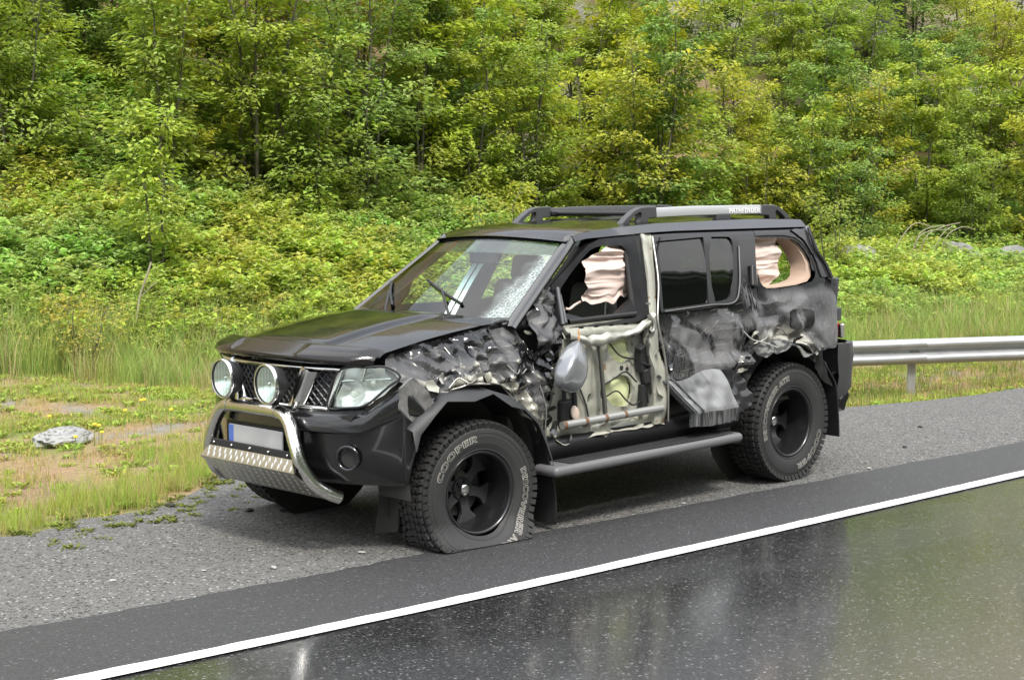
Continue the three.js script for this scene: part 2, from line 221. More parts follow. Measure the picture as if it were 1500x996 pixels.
{
  const r = rng(99), tall = [], mid = [], weed = [];
  for (let k = 0; k < 3600; k++) { const d = lerp(-2.4, 1.4, r()), a = lerp(-1.5, 20, r()), [x, y, z] = along(a, d); if (d < -.6 && fbm(x * .8, z * .8, 44, 3) < lerp(.62, .35, (d + 2.4) / 1.8)) continue; const dry = r() < .18; tall.push([x, y - .02, z, lerp(.65, 1.2, r()) * lerp(.55, 1, sstep(-2.4, -.3, d)), r() * 6.28, dry ? [.45, .38, .18] : [lerp(.24, .36, r()), lerp(.34, .44, r()), .09]]); }
  for (let k = 0; k < 19000; k++) { const x = lerp(-5, 16, r()), z = lerp(-11, -.2, r()); if (hillD(x, z) > -.5 || onGravel(x, z)) continue; const n = fbm(x * .9, z * .9, 40, 4), near = sstep(3.2, .2, z - gravelFar(x) + 3.2); if (r() > lerp(.38, .97, sstep(.44, .56, n)) && z - gravelFar(x) < -.5) continue; const dry = r() < lerp(.5, .12, sstep(.42, .55, n)), y = groundY(x, z) - .025; const c = dry ? [lerp(.42, .52, r()), lerp(.32, .38, r()), .16] : [lerp(.28, .38, r()), lerp(.36, .44, r()), .07]; (!dry && r() < .4 ? weed : mid).push([x, y, z, lerp(.5, 1.15, r()), r() * 6.28, c]); }
  for (let k = 0; k < 900; k++) { const x = lerp(-3.4, 1.6, r()), z = gravelFar(x) - .05 - r() ** 1.4 * 1.5; if (fbm(x * 1.3 + 5, z * 1.3, 46, 3) < lerp(.36, .52, sstep(-1.2, 1.2, x))) continue; tall.push([x, groundY(x, z) - .02, z, lerp(.16, .36, r()), r() * 6.28, r() < .2 ? [.45, .38, .16] : [lerp(.28, .38, r()), lerp(.38, .46, r()), .07]]); }
  // behind the guard rail and round its posts
  for (let k = 0; k < 2600; k++) { const x = lerp(6, 26, r()), z = lerp(-9, 1, r()); if (hillD(x, z) > -.3 || onGravel(x, z)) continue; const dry = r() < .4; mid.push([x, groundY(x, z) - .02, z, lerp(.9, 1.7, r()), r() * 6.28, dry ? [.30, .22, .09] : [.17, .23, .04]]); }
  // stray tufts on the gravel edge
  for (let k = 0; k < 260; k++) { const x = lerp(-4, 4, r()), z = gravelFar(x) + r() ** 2 * .7; weed.push([x, groundY(x, z) - .01, z, lerp(.35, .7, r()), r() * 6.28, [.17, .2, .035]]); }
  scatter('tall_grass', tuft(1, 30, .62, .2, .009), grassMat, tall, 'tall fresh grass along the foot of the bank', 'grass');
  scatter('verge_grass', tuft(2, 22, .10, .13, .006), grassMat, mid, 'short straw-mixed grass on the verge', 'grass');
  const wl = new Leaves(); { const q = rng(8); for (let k = 0; k < 26; k++) { const a = q() * 6.28, s = lerp(.04, .09, q()); wl.leaf((q() - .5) * .14, .005, (q() - .5) * .12, Math.cos(a), lerp(.15, .9, q()), Math.sin(a), s, s * .34, q, tint(q, .2)); } }
  scatter('verge_weeds', wl.build(), leafMat([1, 1, 1], .3), weed, 'low broad-leaved weeds along the gravel edge', 'weeds');
}
// ---------- far side of the valley (seen only mirrored in glass and paint) ----------
{
  const xs = span(-320, 420, 10), rows = []; for (const [z, k] of [[26, 0], [45, .10], [75, .38], [100, .72], [125, 1], [160, .9]]) rows.push(xs.map((x) => [x, -2 + k * (98 + 34 * (fbm(x / 60 + 3, z / 90, 7, 4) - .5) * 2), z + 10 * (fbm(x / 30, z / 30, 9, 3) - .5)]));
  const g = new THREE.BufferGeometry(), p = [], ix = [], col = []; rows.forEach((r, j) => r.forEach((q) => { p.push(...q); const s = j > 2 && fbm(q[0] / 9, q[2] / 9, 4, 4) > .57 ? .30 : 0, f = .6 + .8 * fbm(q[0] / 14, q[2] / 14, 2, 3); col.push(.028 * f + s, .042 * f + s, .020 * f + s * 1.02); })); const n = xs.length; for (let j = 0; j < rows.length - 1; j++) for (let i = 0; i < n - 1; i++) { const a = j * n + i; ix.push(a, a + n, a + 1, a + 1, a + n, a + n + 1); }
  g.setAttribute('position', new THREE.Float32BufferAttribute(p, 3)); g.setAttribute('color', new THREE.Float32BufferAttribute(col, 3)); g.setIndex(ix); g.computeVertexNormals();
  structure(mesh('mountain', g, std({ vertexColors: true, roughness: 1 })), 'dark wooded mountainside with snow patches across the valley', 'mountain');
}
// ---------- guard rail ----------
{
  const g = thing('guard_rail', 'galvanised steel guard rail on posts behind the car', 'guard rail', [0, 0, 0]), P0 = [10.19, .25, -2.81], T = [.867, .498], N = [-.498, .867];
  const zinc = std({ map: tex(512, 64, (i, j) => { const t = .34 + .10 * fbm(i / 30, j / 10, 5, 3) + (hash(i, j, 3) - .5) * .03; return [t * .98, t, t * 1.02]; }), metalness: .55, roughness: .42 });
  const prof = [[0, 0], [.012, .004], [.045, -.010], [.078, -.040], [.082, -.078], [.045, -.112], [.014, -.130], [.014, -.155], [.045, -.173], [.082, -.207], [.078, -.245], [.045, -.275], [.012, -.289], [0, -.285]];
  const beam = (a, b, o) => loft(prof.map(([n, y]) => span(a, b, .5).map((t) => [P0[0] + T[0] * t + N[0] * (n + o), P0[1] + y + groundY(P0[0] + T[0] * t, P0[2] + T[1] * t) * .0, P0[2] + T[1] * t + N[1] * (n + o)])), (q) => [q[0] / 2, q[1] * 2]);
  for (let k = -2; k < 6; k++) part0('beam', beam(k * 4, k * 4 + 4.15, k * .0 + (k % 2 ? .003 : 0)), zinc, g);
  for (let k = -2; k < 6; k++) { const t = k * 4 + .02, x = P0[0] + T[0] * t, z = P0[2] + T[1] * t; const gy = groundY(x, z); const po = part0('post', [at(new THREE.BoxGeometry(.10, .9, .012), x - N[0] * .05, P0[1] - .12 - .45 + .1, z - N[1] * .05, 0, -Math.atan2(T[1], T[0]), 0), at(new THREE.BoxGeometry(.012, .9, .06), x - N[0] * .08 + T[0] * .05, P0[1] - .47, z - N[1] * .08 + T[1] * .05, 0, -Math.atan2(T[1], T[0]), 0)], zinc, g); part0('bolt', at(new THREE.SphereGeometry(.016, 8, 6), x + N[0] * .02, P0[1] - .142, z + N[1] * .02), std({ color: rgb(.3, .3, .3), metalness: .8, roughness: .5 }), po); part0('splice_plate', at(new RoundedBoxGeometry(.13, .045, .004, 1, .001), x + N[0] * .018, P0[1] - .142, z + N[1] * .018, 0, -Math.atan2(T[1], T[0]), 0), std({ color: rgb(.22, .23, .24), metalness: .6, roughness: .5 }), po); }
}
function part0(n, g, m, p) { return mesh(n, g, m, p); }
// ---------- rocks ----------
const rockMap = tex(256, 256, (i, j) => { const n = fbm(i / 40, j / 40, 3, 5), f = hash(i, j, 8), l = sstep(.55, .62, fbm(i / 16 + 5, j / 16, 14, 3)), t = lerp(.10, .26, n) * (.85 + .3 * f); return [lerp(t, .30, l * .4), lerp(t * .98, .29, l * .4), lerp(t * .95, .24, l * .4)]; });
function rock(seed, sx, sy, sz) { const g = new THREE.IcosahedronGeometry(1, 4), P = g.attributes.position; for (let i = 0; i < P.count; i++) { const v = V(P.getX(i), P.getY(i), P.getZ(i)), n = fbm(v.x * 1.5 + seed * 3.1, v.y * 1.5 + v.z * 1.7 + seed, seed, 4), r = ridge0(v.x * 2 + seed, v.z * 2 + v.y, seed); const k = .55 + .75 * n + .25 * r; P.setXYZ(i, v.x * k * sx, v.y * k * sy, v.z * k * sz); } g.computeVertexNormals(); return g; }
const ridge0 = (x, y, s) => 1 - Math.abs(2 * vnoise(x, y, s) - 1);
const stone = std({ map: rockMap, roughness: .95, bumpMap: rockMap, bumpScale: .02 }), paleStone = std({ map: tex(256, 256, (i, j) => { const n = fbm(i / 26, j / 26, 3, 5), d = sstep(.6, .66, fbm(i / 12 + 9, j / 7, 6, 3)), t = lerp(.18, .36, n); return [lerp(t, .09, d), lerp(t, .09, d), lerp(t * .98, .085, d)]; }), roughness: .9 });
{ const y = groundY(.25, -4.35); const r = thing('flat_rock', 'flat pale grey rock lying in the verge grass', 'rock', [.25, y + .03, -4.4], .75); mesh('stone', rock(4, .34, .07, .19), paleStone, r); }
for (const [x, z, s, seed, lab] of [[20.3, -10.5, .42, 11, 'grey boulder half hidden by shrubs beside the young sapling'], [21.3, -10.45, .30, 12, 'small grey boulder under the dead branches'], [21.9, -10.3, .34, 13, 'grey boulder between the dead branches and the flat pinkish one'], [23.3, -10.15, .55, 14, 'broad flat pinkish boulder above the guard rail'], [23.9, -9.9, .30, 15, 'small boulder beside the broad flat pinkish one'], [24.6, -9.6, .60, 16, 'long dark-topped boulder at the end of the boulder row']]) { const t = thing('boulder', lab, 'boulder', [x, groundY(x, z) + s * .25 + .2, z], seed); mesh('stone', rock(seed, s, s * .55, s * .8), stone, t); }
for (const [x, y, z, s, seed, lab] of [[33.2, 6.9, -20.2, 1.5, 21, 'bare grey rock outcrop among the upper trees'], [45.2, 7.9, -21.2, 2.4, 22, 'dark streaked cliff above the top of the wood']]) { const t = thing('rock_outcrop', lab, 'rock', [x, y, z]); mesh('stone', rock(seed, s * 1.4, s * .8, s), stone, t); }
// ---------- dead wood, flowers, fragments ----------
{
  const t = thing('dry_branch', 'pale dry stem leaning out of the shrubs', 'branch', [4.35, groundY(4.35, -10.45) - .1, -10.45]); mesh('stem', [tube([[0, 0, 0], [.10, .35, .02], [.18, .7, 0], [.27, 1.0, .05], [.33, 1.15, .05]], .012, 24, 6), tube([[.18, .7, 0], [.30, .85, .1], [.36, .9, .12]], .006, 10, 5)], paleBark, t);
  const r = rng(3); for (let k = 0; k < 6; k++) { const x = 20.6 + k * .28, z = -9.7 - r() * .3, y = groundY(x, z) + .9; const b = thing('dead_branch', 'bleached fallen branch arching over the boulders', 'branch', [x, y, z], 0, 'bleached branches over the boulders'); mesh('limb', tube([[r() * .3, -.45, 0], [.25, -.1 + r() * .1, .1], [.6 + r() * .3, .05 + r() * .12, .1], [1.1 + r() * .6, .10 + (r() - .6) * .3, 0]], .009, 20, 5), paleBark, b); }
  const yellow = std({ color: rgb(.60, .42, .02), roughness: .7 }), green = std({ color: rgb(.15, .22, .04), roughness: .8 }), head = new THREE.SphereGeometry(.019, 10, 6).scale(1, .45, 1), q = rng(12);
  for (let k = 0; k < 16; k++) { const x = lerp(-.9, 2.6, q()), z = -3.3 - x * .35 - q() * 2.4, y = groundY(x, z); const d = thing('dandelion', 'yellow dandelion flowering in the verge', 'flower', [x, y, z], 0, 'dandelions in the verge'); const h = .12 + q() * .1; mesh('stalk', rod([0, -.02, 0], [.01, h, 0], .0035, .003, 5), green, d); mesh('flower', at(head.clone(), .01, h, 0, .3, 0, .2), yellow, d); }
  const fr = std({ color: rgb(.01, .01, .01), roughness: .5 }), fp = std({ color: rgb(.34, .33, .31), roughness: .8 });
  for (const [x, z, s, m] of [[-.62, -1.35, .045, 0], [-.35, -.85, .05, 0], [-.22, -.68, .04, 0], [-1.45, .35, .022, 1], [-1.15, .55, .03, 1], [-1.9, .2, .025, 1], [-.6, .6, .028, 1], [4.6, .7, .04, 0], [5.6, .2, .03, 0], [1.7, .95, .02, 1], [3.6, 1.05, .03, 1]]) { const f = thing(m ? 'stone_chip' : 'plastic_fragment', m ? 'pale loose stone chip lying on the gravel' : 'small black plastic fragment lying on the gravel', m ? 'stone' : 'fragment', [x, .008 + (groundY(x, z) * sstep(.5, -.6, z)), z], x * 7, m ? 'loose pale chips on the gravel' : 'black fragments on the gravel'); mesh('piece', rock(Math.round(x * 10) + 40, s * .7, s * .2, s * .4), m ? fp : fr, f); }
}
// ---------- sheet-metal helpers ----------
function delaunay(P) {
  const n = P.length, x = P.map((p) => p[0]), y = P.map((p) => p[1]), mx = Math.min(...x), Mx = Math.max(...x), my = Math.min(...y), My = Math.max(...y), D = Math.max(Mx - mx, My - my) || 1, cx = (mx + Mx) / 2, cy = (my + My) / 2;
  x.push(cx - 20 * D, cx, cx + 20 * D); y.push(cy - D, cy + 20 * D, cy - D);
  const circ = (i, j, k) => { const ax = x[i], ay = y[i], bx = x[j] - ax, by = y[j] - ay, qx = x[k] - ax, qy = y[k] - ay, d = 2 * (bx * qy - by * qx); if (Math.abs(d) < 1e-14) return null; const b2 = bx * bx + by * by, c2 = qx * qx + qy * qy, ux = (qy * b2 - by * c2) / d, uy = (bx * c2 - qx * b2) / d; return { i, j, k, x: ax + ux, y: ay + uy, r: ux * ux + uy * uy }; };
  const idx = [...Array(n).keys()].sort((a, b) => x[b] - x[a]); let open = [circ(n, n + 1, n + 2)]; const done = [];
  for (let q = n - 1; q >= 0; q--) {
    const c = idx[q], E = new Map(), keep = [];
    for (const t of open) { const dx = x[c] - t.x; if (dx > 0 && dx * dx > t.r) { done.push(t); continue; } const dy = y[c] - t.y; if (dx * dx + dy * dy - t.r > 1e-12) { keep.push(t); continue; } for (const [a, b] of [[t.i, t.j], [t.j, t.k], [t.k, t.i]]) { const k = a < b ? a * 65536 + b : b * 65536 + a; E.set(k, (E.get(k) || 0) + 1); } }
    for (const [k, m] of E) if (m === 1) { const t = circ(Math.floor(k / 65536), k % 65536, c); if (t) keep.push(t); }
    open = keep;
  }
  return done.concat(open).filter((t) => t.i < n && t.j < n && t.k < n).map((t) => [t.i, t.j, t.k]);
}
const inside = (p, poly) => { let c = false; for (let i = 0, j = poly.length - 1; i < poly.length; j = i++) { const [xi, yi] = poly[i], [xj, yj] = poly[j]; if ((yi > p[1]) !== (yj > p[1]) && p[0] < (xj - xi) * (p[1] - yi) / (yj - yi) + xi) c = !c; } return c; };
const smoothPoly = (poly, n = 1) => { for (let q = 0; q < n; q++) { const o = []; poly.forEach((a, i) => { const b = poly[(i + 1) % poly.length]; o.push([lerp(a[0], b[0], .25), lerp(a[1], b[1], .25)], [lerp(a[0], b[0], .75), lerp(a[1], b[1], .75)]); }); poly = o; } return poly; };
const ragged = (poly, amp, step, s) => { const o = []; poly.forEach((a, i) => { const b = poly[(i + 1) % poly.length], n = Math.max(1, Math.round(Math.hypot(b[0] - a[0], b[1] - a[1]) / step)); for (let k = 0; k < n; k++) { const t = k / n, x = lerp(a[0], b[0], t), y = lerp(a[1], b[1], t); o.push([x + (vnoise(x * 31, y * 31, s) - .5) * amp, y + (vnoise(x * 29 + 5, y * 33, s + 1) - .5) * amp]); } }); return o; };
// a sheet cut to an outline with holes in a 2-D plane, pressed into shape by map, with an edge of real thickness
function sheet(outline, map, { holes = [], res = .05, back = null, uv = null, crease = 0 } = {}) {
  const pts = [], seen = new Set(), add = (p) => { const k = Math.round(p[0] * 4000) + '_' + Math.round(p[1] * 4000); if (seen.has(k)) return; seen.add(k); pts.push(p); };
  const loops = [outline, ...holes].map((l) => { const o = []; l.forEach((a, i) => { const b = l[(i + 1) % l.length], n = Math.max(1, Math.ceil(Math.hypot(b[0] - a[0], b[1] - a[1]) / (res * .8))); for (let k = 0; k < n; k++) o.push([lerp(a[0], b[0], k / n), lerp(a[1], b[1], k / n)]); }); return o; });
  loops.forEach((l) => l.forEach(add)); const nb = pts.length, B = pts.slice();
  const xs = outline.map((p) => p[0]), ys = outline.map((p) => p[1]), x0 = Math.min(...xs), x1 = Math.max(...xs), y0 = Math.min(...ys), y1 = Math.max(...ys);
  let row = 0; for (let y = y0 + res * .4; y < y1; y += res * .866, row++) for (let x = x0 + (row % 2 ? .5 : 0) * res; x < x1; x += res) { const p = [x + (hash(Math.round(x * 999), Math.round(y * 999), 7) - .5) * res * .2, y + (hash(Math.round(y * 999), Math.round(x * 999), 5) - .5) * res * .2]; if (!inside(p, outline) || holes.some((h) => inside(p, h))) continue; if (B.some((b) => Math.abs(b[0] - p[0]) < res * .4 && Math.abs(b[1] - p[1]) < res * .4)) continue; add(p); }
  const tri = delaunay(pts).filter(([a, b, c]) => { const m = [(pts[a][0] + pts[b][0] + pts[c][0]) / 3, (pts[a][1] + pts[b][1] + pts[c][1]) / 3]; return inside(m, outline) && !holes.some((h) => inside(m, h)); });
  const pos = [], uvs = [], ix = []; pts.forEach((p) => { pos.push(...map(p[0], p[1])); uvs.push(...(uv ? uv(p[0], p[1]) : p)); });
  tri.forEach(([a, b, c]) => { const s = (pts[b][0] - pts[a][0]) * (pts[c][1] - pts[a][1]) - (pts[b][1] - pts[a][1]) * (pts[c][0] - pts[a][0]); s > 0 ? ix.push(a, b, c) : ix.push(a, c, b); });
  const g = new THREE.BufferGeometry(); g.setAttribute('position', new THREE.Float32BufferAttribute(pos, 3)); g.setAttribute('uv', new THREE.Float32BufferAttribute(uvs, 2)); g.setIndex(ix); g.computeVertexNormals();
  if (crease) return merge([toCreasedNormals(g, crease)]);
  if (!back) return g;
  const sp = [], su = [], si = [];
  loops.forEach((l) => { const o = sp.length / 3; l.forEach((p) => { const q = map(p[0], p[1]), u = uv ? uv(p[0], p[1]) : p; sp.push(...q, q[0] + back[0], q[1] + back[1], q[2] + back[2]); su.push(...u, ...u); }); for (let i = 0; i < l.length; i++) { const a = o + i * 2, b = o + ((i + 1) % l.length) * 2; si.push(a, a + 1, b, b, a + 1, b + 1); } });
  const s = new THREE.BufferGeometry(); s.setAttribute('position', new THREE.Float32BufferAttribute(sp, 3)); s.setAttribute('uv', new THREE.Float32BufferAttribute(su, 2)); s.setIndex(si); s.computeVertexNormals();
  return merge([g, s]);
}
function loft(rows, uvf) { const n = rows[0].length, p = [], uv = [], ix = []; rows.forEach((r, j) => r.forEach((q, i) => { p.push(...q); uv.push(...(uvf ? uvf(q) : [i / (n - 1), j / (rows.length - 1)])); })); for (let j = 0; j < rows.length - 1; j++) for (let i = 0; i < n - 1; i++) { const a = j * n + i, b = a + 1, c = a + n; ix.push(a, b, c, b, c + 1, c); } const g = new THREE.BufferGeometry(); g.setAttribute('position', new THREE.Float32BufferAttribute(p, 3)); g.setAttribute('uv', new THREE.Float32BufferAttribute(uv, 2)); g.setIndex(ix); g.computeVertexNormals(); return g; }
function mirror(g) { g = g.clone(); const P = g.attributes.position; for (let i = 0; i < P.count; i++) P.setZ(i, -P.getZ(i)); if (g.index) { const I = g.index.array; for (let i = 0; i < I.length; i += 3) [I[i], I[i + 2]] = [I[i + 2], I[i]]; } g.computeVertexNormals(); return g; }
const ridge = (x, y, s) => 1 - Math.abs(2 * vnoise(x + .6 * vnoise(x * 1.3, y * 1.3, s + 3), y + .6 * vnoise(x * 1.3 + 5, y * 1.3, s + 4), s) - 1);
const tri = (v) => Math.abs(2 * (v - Math.floor(v)) - 1) - .5;
const crumple = (x, y, s, f) => {                                  // straight sharp folds at many angles, as sheet steel buckles
  const wx = x + .10 / f * 6 * (vnoise(x * f * .35, y * f * .35, s) - .5), wy = y + .10 / f * 6 * (vnoise(x * f * .35 + 9, y * f * .35, s + 1) - .5); let h = 0;
  for (let k = 0; k < 7; k++) { const a = hash(k, s, 3) * 3.1416, l = lerp(.45, 2.6, hash(k, s, 4)) * f, m = sstep(.40, .62, vnoise(x * f * .5 + k * 5.3, y * f * .5 + k * 2.1, s + 20 + k)); h += m * tri((Math.cos(a) * wx + Math.sin(a) * wy) * l + hash(k, s, 5)) / (l / f) * .62; }
  return h + .12 * (vnoise(x * f * 3, y * f * 3, s + 50) - .5);
};
const crumpleOld = (x, y, s, f) => (ridge(x * f, y * f, s) - .5) + .45 * (ridge(x * f * 2.2 + 3, y * f * 2.2, s + 9) - .5) + .2 * (ridge(x * f * 4.7, y * f * 4.7 + 2, s + 17) - .5);

// ---------- body lines, metres: x from the front axle rearwards, y up, z to the driver's side ----------
const zRaw = table([[.2, .84], [.5, .90], [.75, .925], [1.0, .92], [1.15, .90], [1.22, .875], [1.68, .70], [1.76, .63], [1.9, .5]]);
const zSide = (y) => (zRaw(y - .025) + zRaw(y) * 2 + zRaw(y + .025)) / 4;
const front = (z) => -.80 + .30 * (Math.abs(z) / .85) ** 2.6;
const taper = (x) => .085 * sstep(1.5, .85, x);
const cabin = (x, y, o = 0) => { const t = taper(x) * sstep(1.08, 1.32, y); return [x + .94 * t, y, zSide(y) - t + o]; };
const roofEdge = table([[1.0, 1.695], [1.182, 1.727], [1.413, 1.744], [1.796, 1.762], [2.35, 1.771], [2.867, 1.775], [3.342, 1.764], [3.5, 1.74]]);
const hoodEdge = table([[-.62, 1.065], [-.529, 1.100], [-.238, 1.156], [-.027, 1.188], [.186, 1.213], [.405, 1.230]]);

// damage: x-y maps of the driver's side (paint, scuffed paint, bare metal)
const archD = (x, y, cx, cy) => Math.hypot(x - cx, y - cy);
const dentF = (x, y) => crumple(x + y * .3, y * 1.15, 101, 4.6);
const dentR = (x, y) => crumple(x * .8 + y * .5, y * .8 - x * .35, 131, 4.5);
function wear(x, y) {                                              // [scuff, bare]
  let s = 0, b = 0; const grain = vnoise(x * 90, y * 26, 3) * .5 + vnoise(x * 210, y * 70, 4) * .5, blot = fbm(x * 5, y * 5, 6, 4), str = fbm((x + y * .75 + .25 * vnoise(x * 3, y * 3, 2)) * 7, (y - x * .75) * 2.2, 8, 4);
  const scr = sstep(.80, .87, vnoise(x * 7 + y * 2, (y - x * .12) * 150, 61)) * sstep(.42, .55, vnoise(x * 6, y * 6, 62)) + sstep(.84, .9, vnoise((x + y) * 9, (y - x * .7) * 120, 63)) * sstep(.5, .6, vnoise(x * 5, y * 5, 64));
  if (x < .56) { const d = archD(x, y, 0, .42); const f = dentF(x, y); b = sstep(.560, .53, d + (blot - .5) * .14 - f * .06 + (grain - .5) * .06) * sstep(-.42, -.30, x + (blot - .5) * .2) * lerp(.35, 1, sstep(-.3, .2, f)); b = Math.max(b, sstep(.36, .46, f) * .9 * sstep(.74, .62, d) * sstep(.42, .5, blot)); s = (.35 * sstep(.48, .62, blot) + .12 * grain) * sstep(1.15, 1.0, y); if (x > .25) s = Math.max(s, .45 * sstep(.4, .6, blot)); }
  else if (x < 1.53) { s = .45 * sstep(.45, .6, blot); }
  else if (x < 2.55) { const low = sstep(1.22, 1.05, y); s = low * clamp(.25 + 1.0 * sstep(.44, .58, str) * sstep(.35, .5, blot) + (grain - .5) * .7); s = Math.max(s, sstep(2.38, 2.55, x) * sstep(1.46, 1.3, y) * sstep(.45, .7, grain + (blot - .5)) * .9); const ad = archD(x, y, 2.85, .42); b = sstep(.66, .52, ad + (blot - .5) * .2) * .5 * sstep(.4, .55, blot); }
  else { const low = sstep(1.34, 1.24, y); s = low * clamp(.72 + (blot - .5) * 1.3 + (grain - .5) * .5); s *= 1 - .75 * sstep(.13, .03, Math.abs((y - 1.22) + (x - 2.66) * .75)) ; const ad = archD(x, y, 2.80, .50); b = sstep(.62, .50, ad + (blot - .5) * .22) * .7 * sstep(3.1, 2.95, x); s = Math.max(s, .3 * sstep(.55, .7, blot) * sstep(1.5, 1.3, y)); }
    const reg = x < .56 ? .4 : x < 1.53 ? .6 : .6 * sstep(1.30, 1.18, y); return [clamp(s), clamp(Math.max(b, scr * reg * .5))];
}
const WX0 = -.7, WX1 = 3.6, WY0 = .3, WY1 = 1.85, wearUV = (x, y) => [(x - WX0) / (WX1 - WX0), (y - WY0) / (WY1 - WY0)];
const wearAt = (i, j, w, h) => wear(lerp(WX0, WX1, (i + .5) / w), lerp(WY0, WY1, (j + .5) / h));
const wearCache = new Map(); const W2 = (i, j, w, h) => { const k = j * w + i; let v = wearCache.get(k); if (!v) wearCache.set(k, v = wearAt(i, j, w, h)); return v; };
const wearColor = tex(2048, 740, (i, j, w, h) => { const [s, b] = W2(i, j, w, h), f = hash(i, j, 44), g = .13 + .12 * f; let c = [lerp(.006, g, s * .75), lerp(.006, g, s * .75), lerp(.007, g * 1.03, s * .75)]; return [lerp(c[0], .40, b), lerp(c[1], .385, b), lerp(c[2], .33, b)]; }, true, false);
const wearRough = tex(2048, 740, (i, j, w, h) => { const [s, b] = W2(i, j, w, h); return [0, lerp(lerp(.07, .55, sstep(.05, .5, s)), .42, b), b * .55]; }, false, false);
const wreckPaint = std({ map: wearColor, roughness: 1, roughnessMap: wearRough, metalness: 1, metalnessMap: wearRough });
const beads = tex(512, 512, (i, j) => { let v = 0; for (let q = 0; q < 2; q++) { const n = q ? 90 : 56, u = i / 512 * n, w = j / 512 * n, ci = Math.floor(u), cj = Math.floor(w); if (hash(ci, cj, 60 + q) < .38) { const d = Math.hypot(u - ci - .3 - .4 * hash(ci, cj, 62), w - cj - .3 - .4 * hash(ci, cj, 63)); v = Math.max(v, sstep(.3, .0, d)); } } return [v]; }, false);
const blackPaint = phys({ color: rgb(.006, .006, .007), roughness: .16, clearcoat: 1, clearcoatRoughness: .04 });
const wetPaint = phys({ color: rgb(.006, .006, .007), roughness: .07, bumpMap: beads, bumpScale: .0003 });
const blackTrim = std({ color: rgb(.016, .016, .017), roughness: .5 });
const greyTrim = std({ color: rgb(.06, .062, .066), roughness: .5 });
const darkIn = std({ color: rgb(.022, .022, .022), roughness: .85 });
const rubber = std({ color: rgb(.014, .014, .015), roughness: .6 });
const chrome = std({ color: rgb(.78, .78, .77), metalness: 1, roughness: .13 });
const steel = std({ color: rgb(.62, .62, .60), metalness: 1, roughness: .22 });
const primerMap = tex(512, 512, (i, j) => { const n = fbm(i / 90, j / 90, 12, 4), f = vnoise(i / 4, j / 40, 6), t = lerp(.85, 1.1, n) + (f - .5) * .12, rust = sstep(.72, .80, fbm(i / 40 + 9, j / 40, 15, 4)); return [lerp(.39 * t, .24, rust), lerp(.39 * t, .16, rust), lerp(.335 * t, .10, rust)]; });
const primer = std({ map: primerMap, roughness: .45, metalness: .15 });
const tornEdge = std({ color: rgb(.42, .41, .38), metalness: .75, roughness: .35 });
const clearGlass = phys({ color: rgb(.90, .96, .93), transmission: 1, thickness: 0, roughness: 0, ior: 1.5 });
const tintGlass = phys({ color: rgb(.05, .055, .055), transmission: 1, thickness: 0, roughness: 0, ior: 1.52 });

const car = thing('wrecked_car', 'black off-road car with its driver side torn open and a flat front tyre', 'car');
const part = (n, g, m, p = car) => mesh(n, g, m, p);
const group = (n, p = car) => { const g = new THREE.Group(); g.name = n; p.add(g); return g; };
const left = (x, y, o = 0) => [x, y, zSide(y) + o];
const sideUV = (x, y) => wearUV(x, y);

// roof
{
  const rows = []; for (const x of [1.0, 1.03, 1.08, 1.182, 1.29, 1.413, 1.6, 1.8, 2.1, 2.35, 2.6, 2.867, 3.1, 3.342, 3.45, 3.53, 3.57]) { const r = []; for (let k = 0; k <= 20; k++) { const u = k / 10 - 1, e = roofEdge(Math.min(x, 3.5)), zz = zSide(e) - taper(x - .05) - Math.max(0, x - 3.33) * .55; let y = e + .030 * (1 - u * u) + (x > 3.45 ? -(x - 3.45) * .45 : 0) + .004 * (Math.cos(u * 15) > .6 ? 1 : 0) * sstep(1.4, 1.6, x) * sstep(1, .7, Math.abs(u)); if (x < 1.1) y = lerp(1.668 + .030 * (1 - u * u), y, sstep(1.0, 1.1, x)); r.push([x - .075 * (1 - u * u) * sstep(1.5, 1.0, x), y, u * zz]); } rows.push(r); }
  part('roof', loft(rows, (q) => [q[0] / .5, q[2] / .5]), wetPaint);
  part('headliner', loft(rows.filter((_, i) => i > 2 && i < 14).map((r) => r.map(([x, y, z]) => [x, y - .045, z * .97]))), std({ color: rgb(.30, .29, .26), roughness: 1 }));
}
// windscreen pillar and roof side member; the cabin narrows towards the windscreen
const railPoly = [[.985, 1.704], [1.06, 1.716], [1.182, 1.730], [1.413, 1.747], [1.796, 1.765], [2.35, 1.773], [2.867, 1.777], [3.342, 1.766], [3.35, 1.715], [2.756, 1.716], [1.95, 1.716], [1.633, 1.709], [1.37, 1.698], [1.089, 1.684], [.985, 1.668]];
for (const s of [1, -1]) {
  const g = sheet(railPoly, (x, y) => cabin(x, y, .004), { res: .05, back: [0, 0, -.05], uv: (x, y) => [x * 2, y * 2] });
  const rows = [[-.004, 0, -.016], [.002, .010, .012], [.022, .008, .040], [.034, -.004, .054], [.050, -.012, .052], [.075, -.016, .020]].map(([dx, dy, dz]) => span(-.08, 1.03, .06).map((t) => [lerp(.415, 1.029, t) + dx, lerp(1.228, 1.673, t) + dy + (t > .9 ? (t - .9) * .06 : 0), lerp(.722, .568, t) + dz]));
  const m = merge([g, loft(rows)]); part('roof_pillar', s > 0 ? m : mirror(m), blackPaint);
  const seal = loft([[.060, -.022, .040], [.110, -.030, .034], [.15, -.03, .0]].map(([dx, dy, dz]) => span(.0, .98, .07).map((t) => [lerp(.415, 1.029, t) + dx, lerp(1.228, 1.673, t) + dy, lerp(.722, .568, t) + dz]))); part('door_seal', s > 0 ? seal : mirror(seal), darkIn);
}
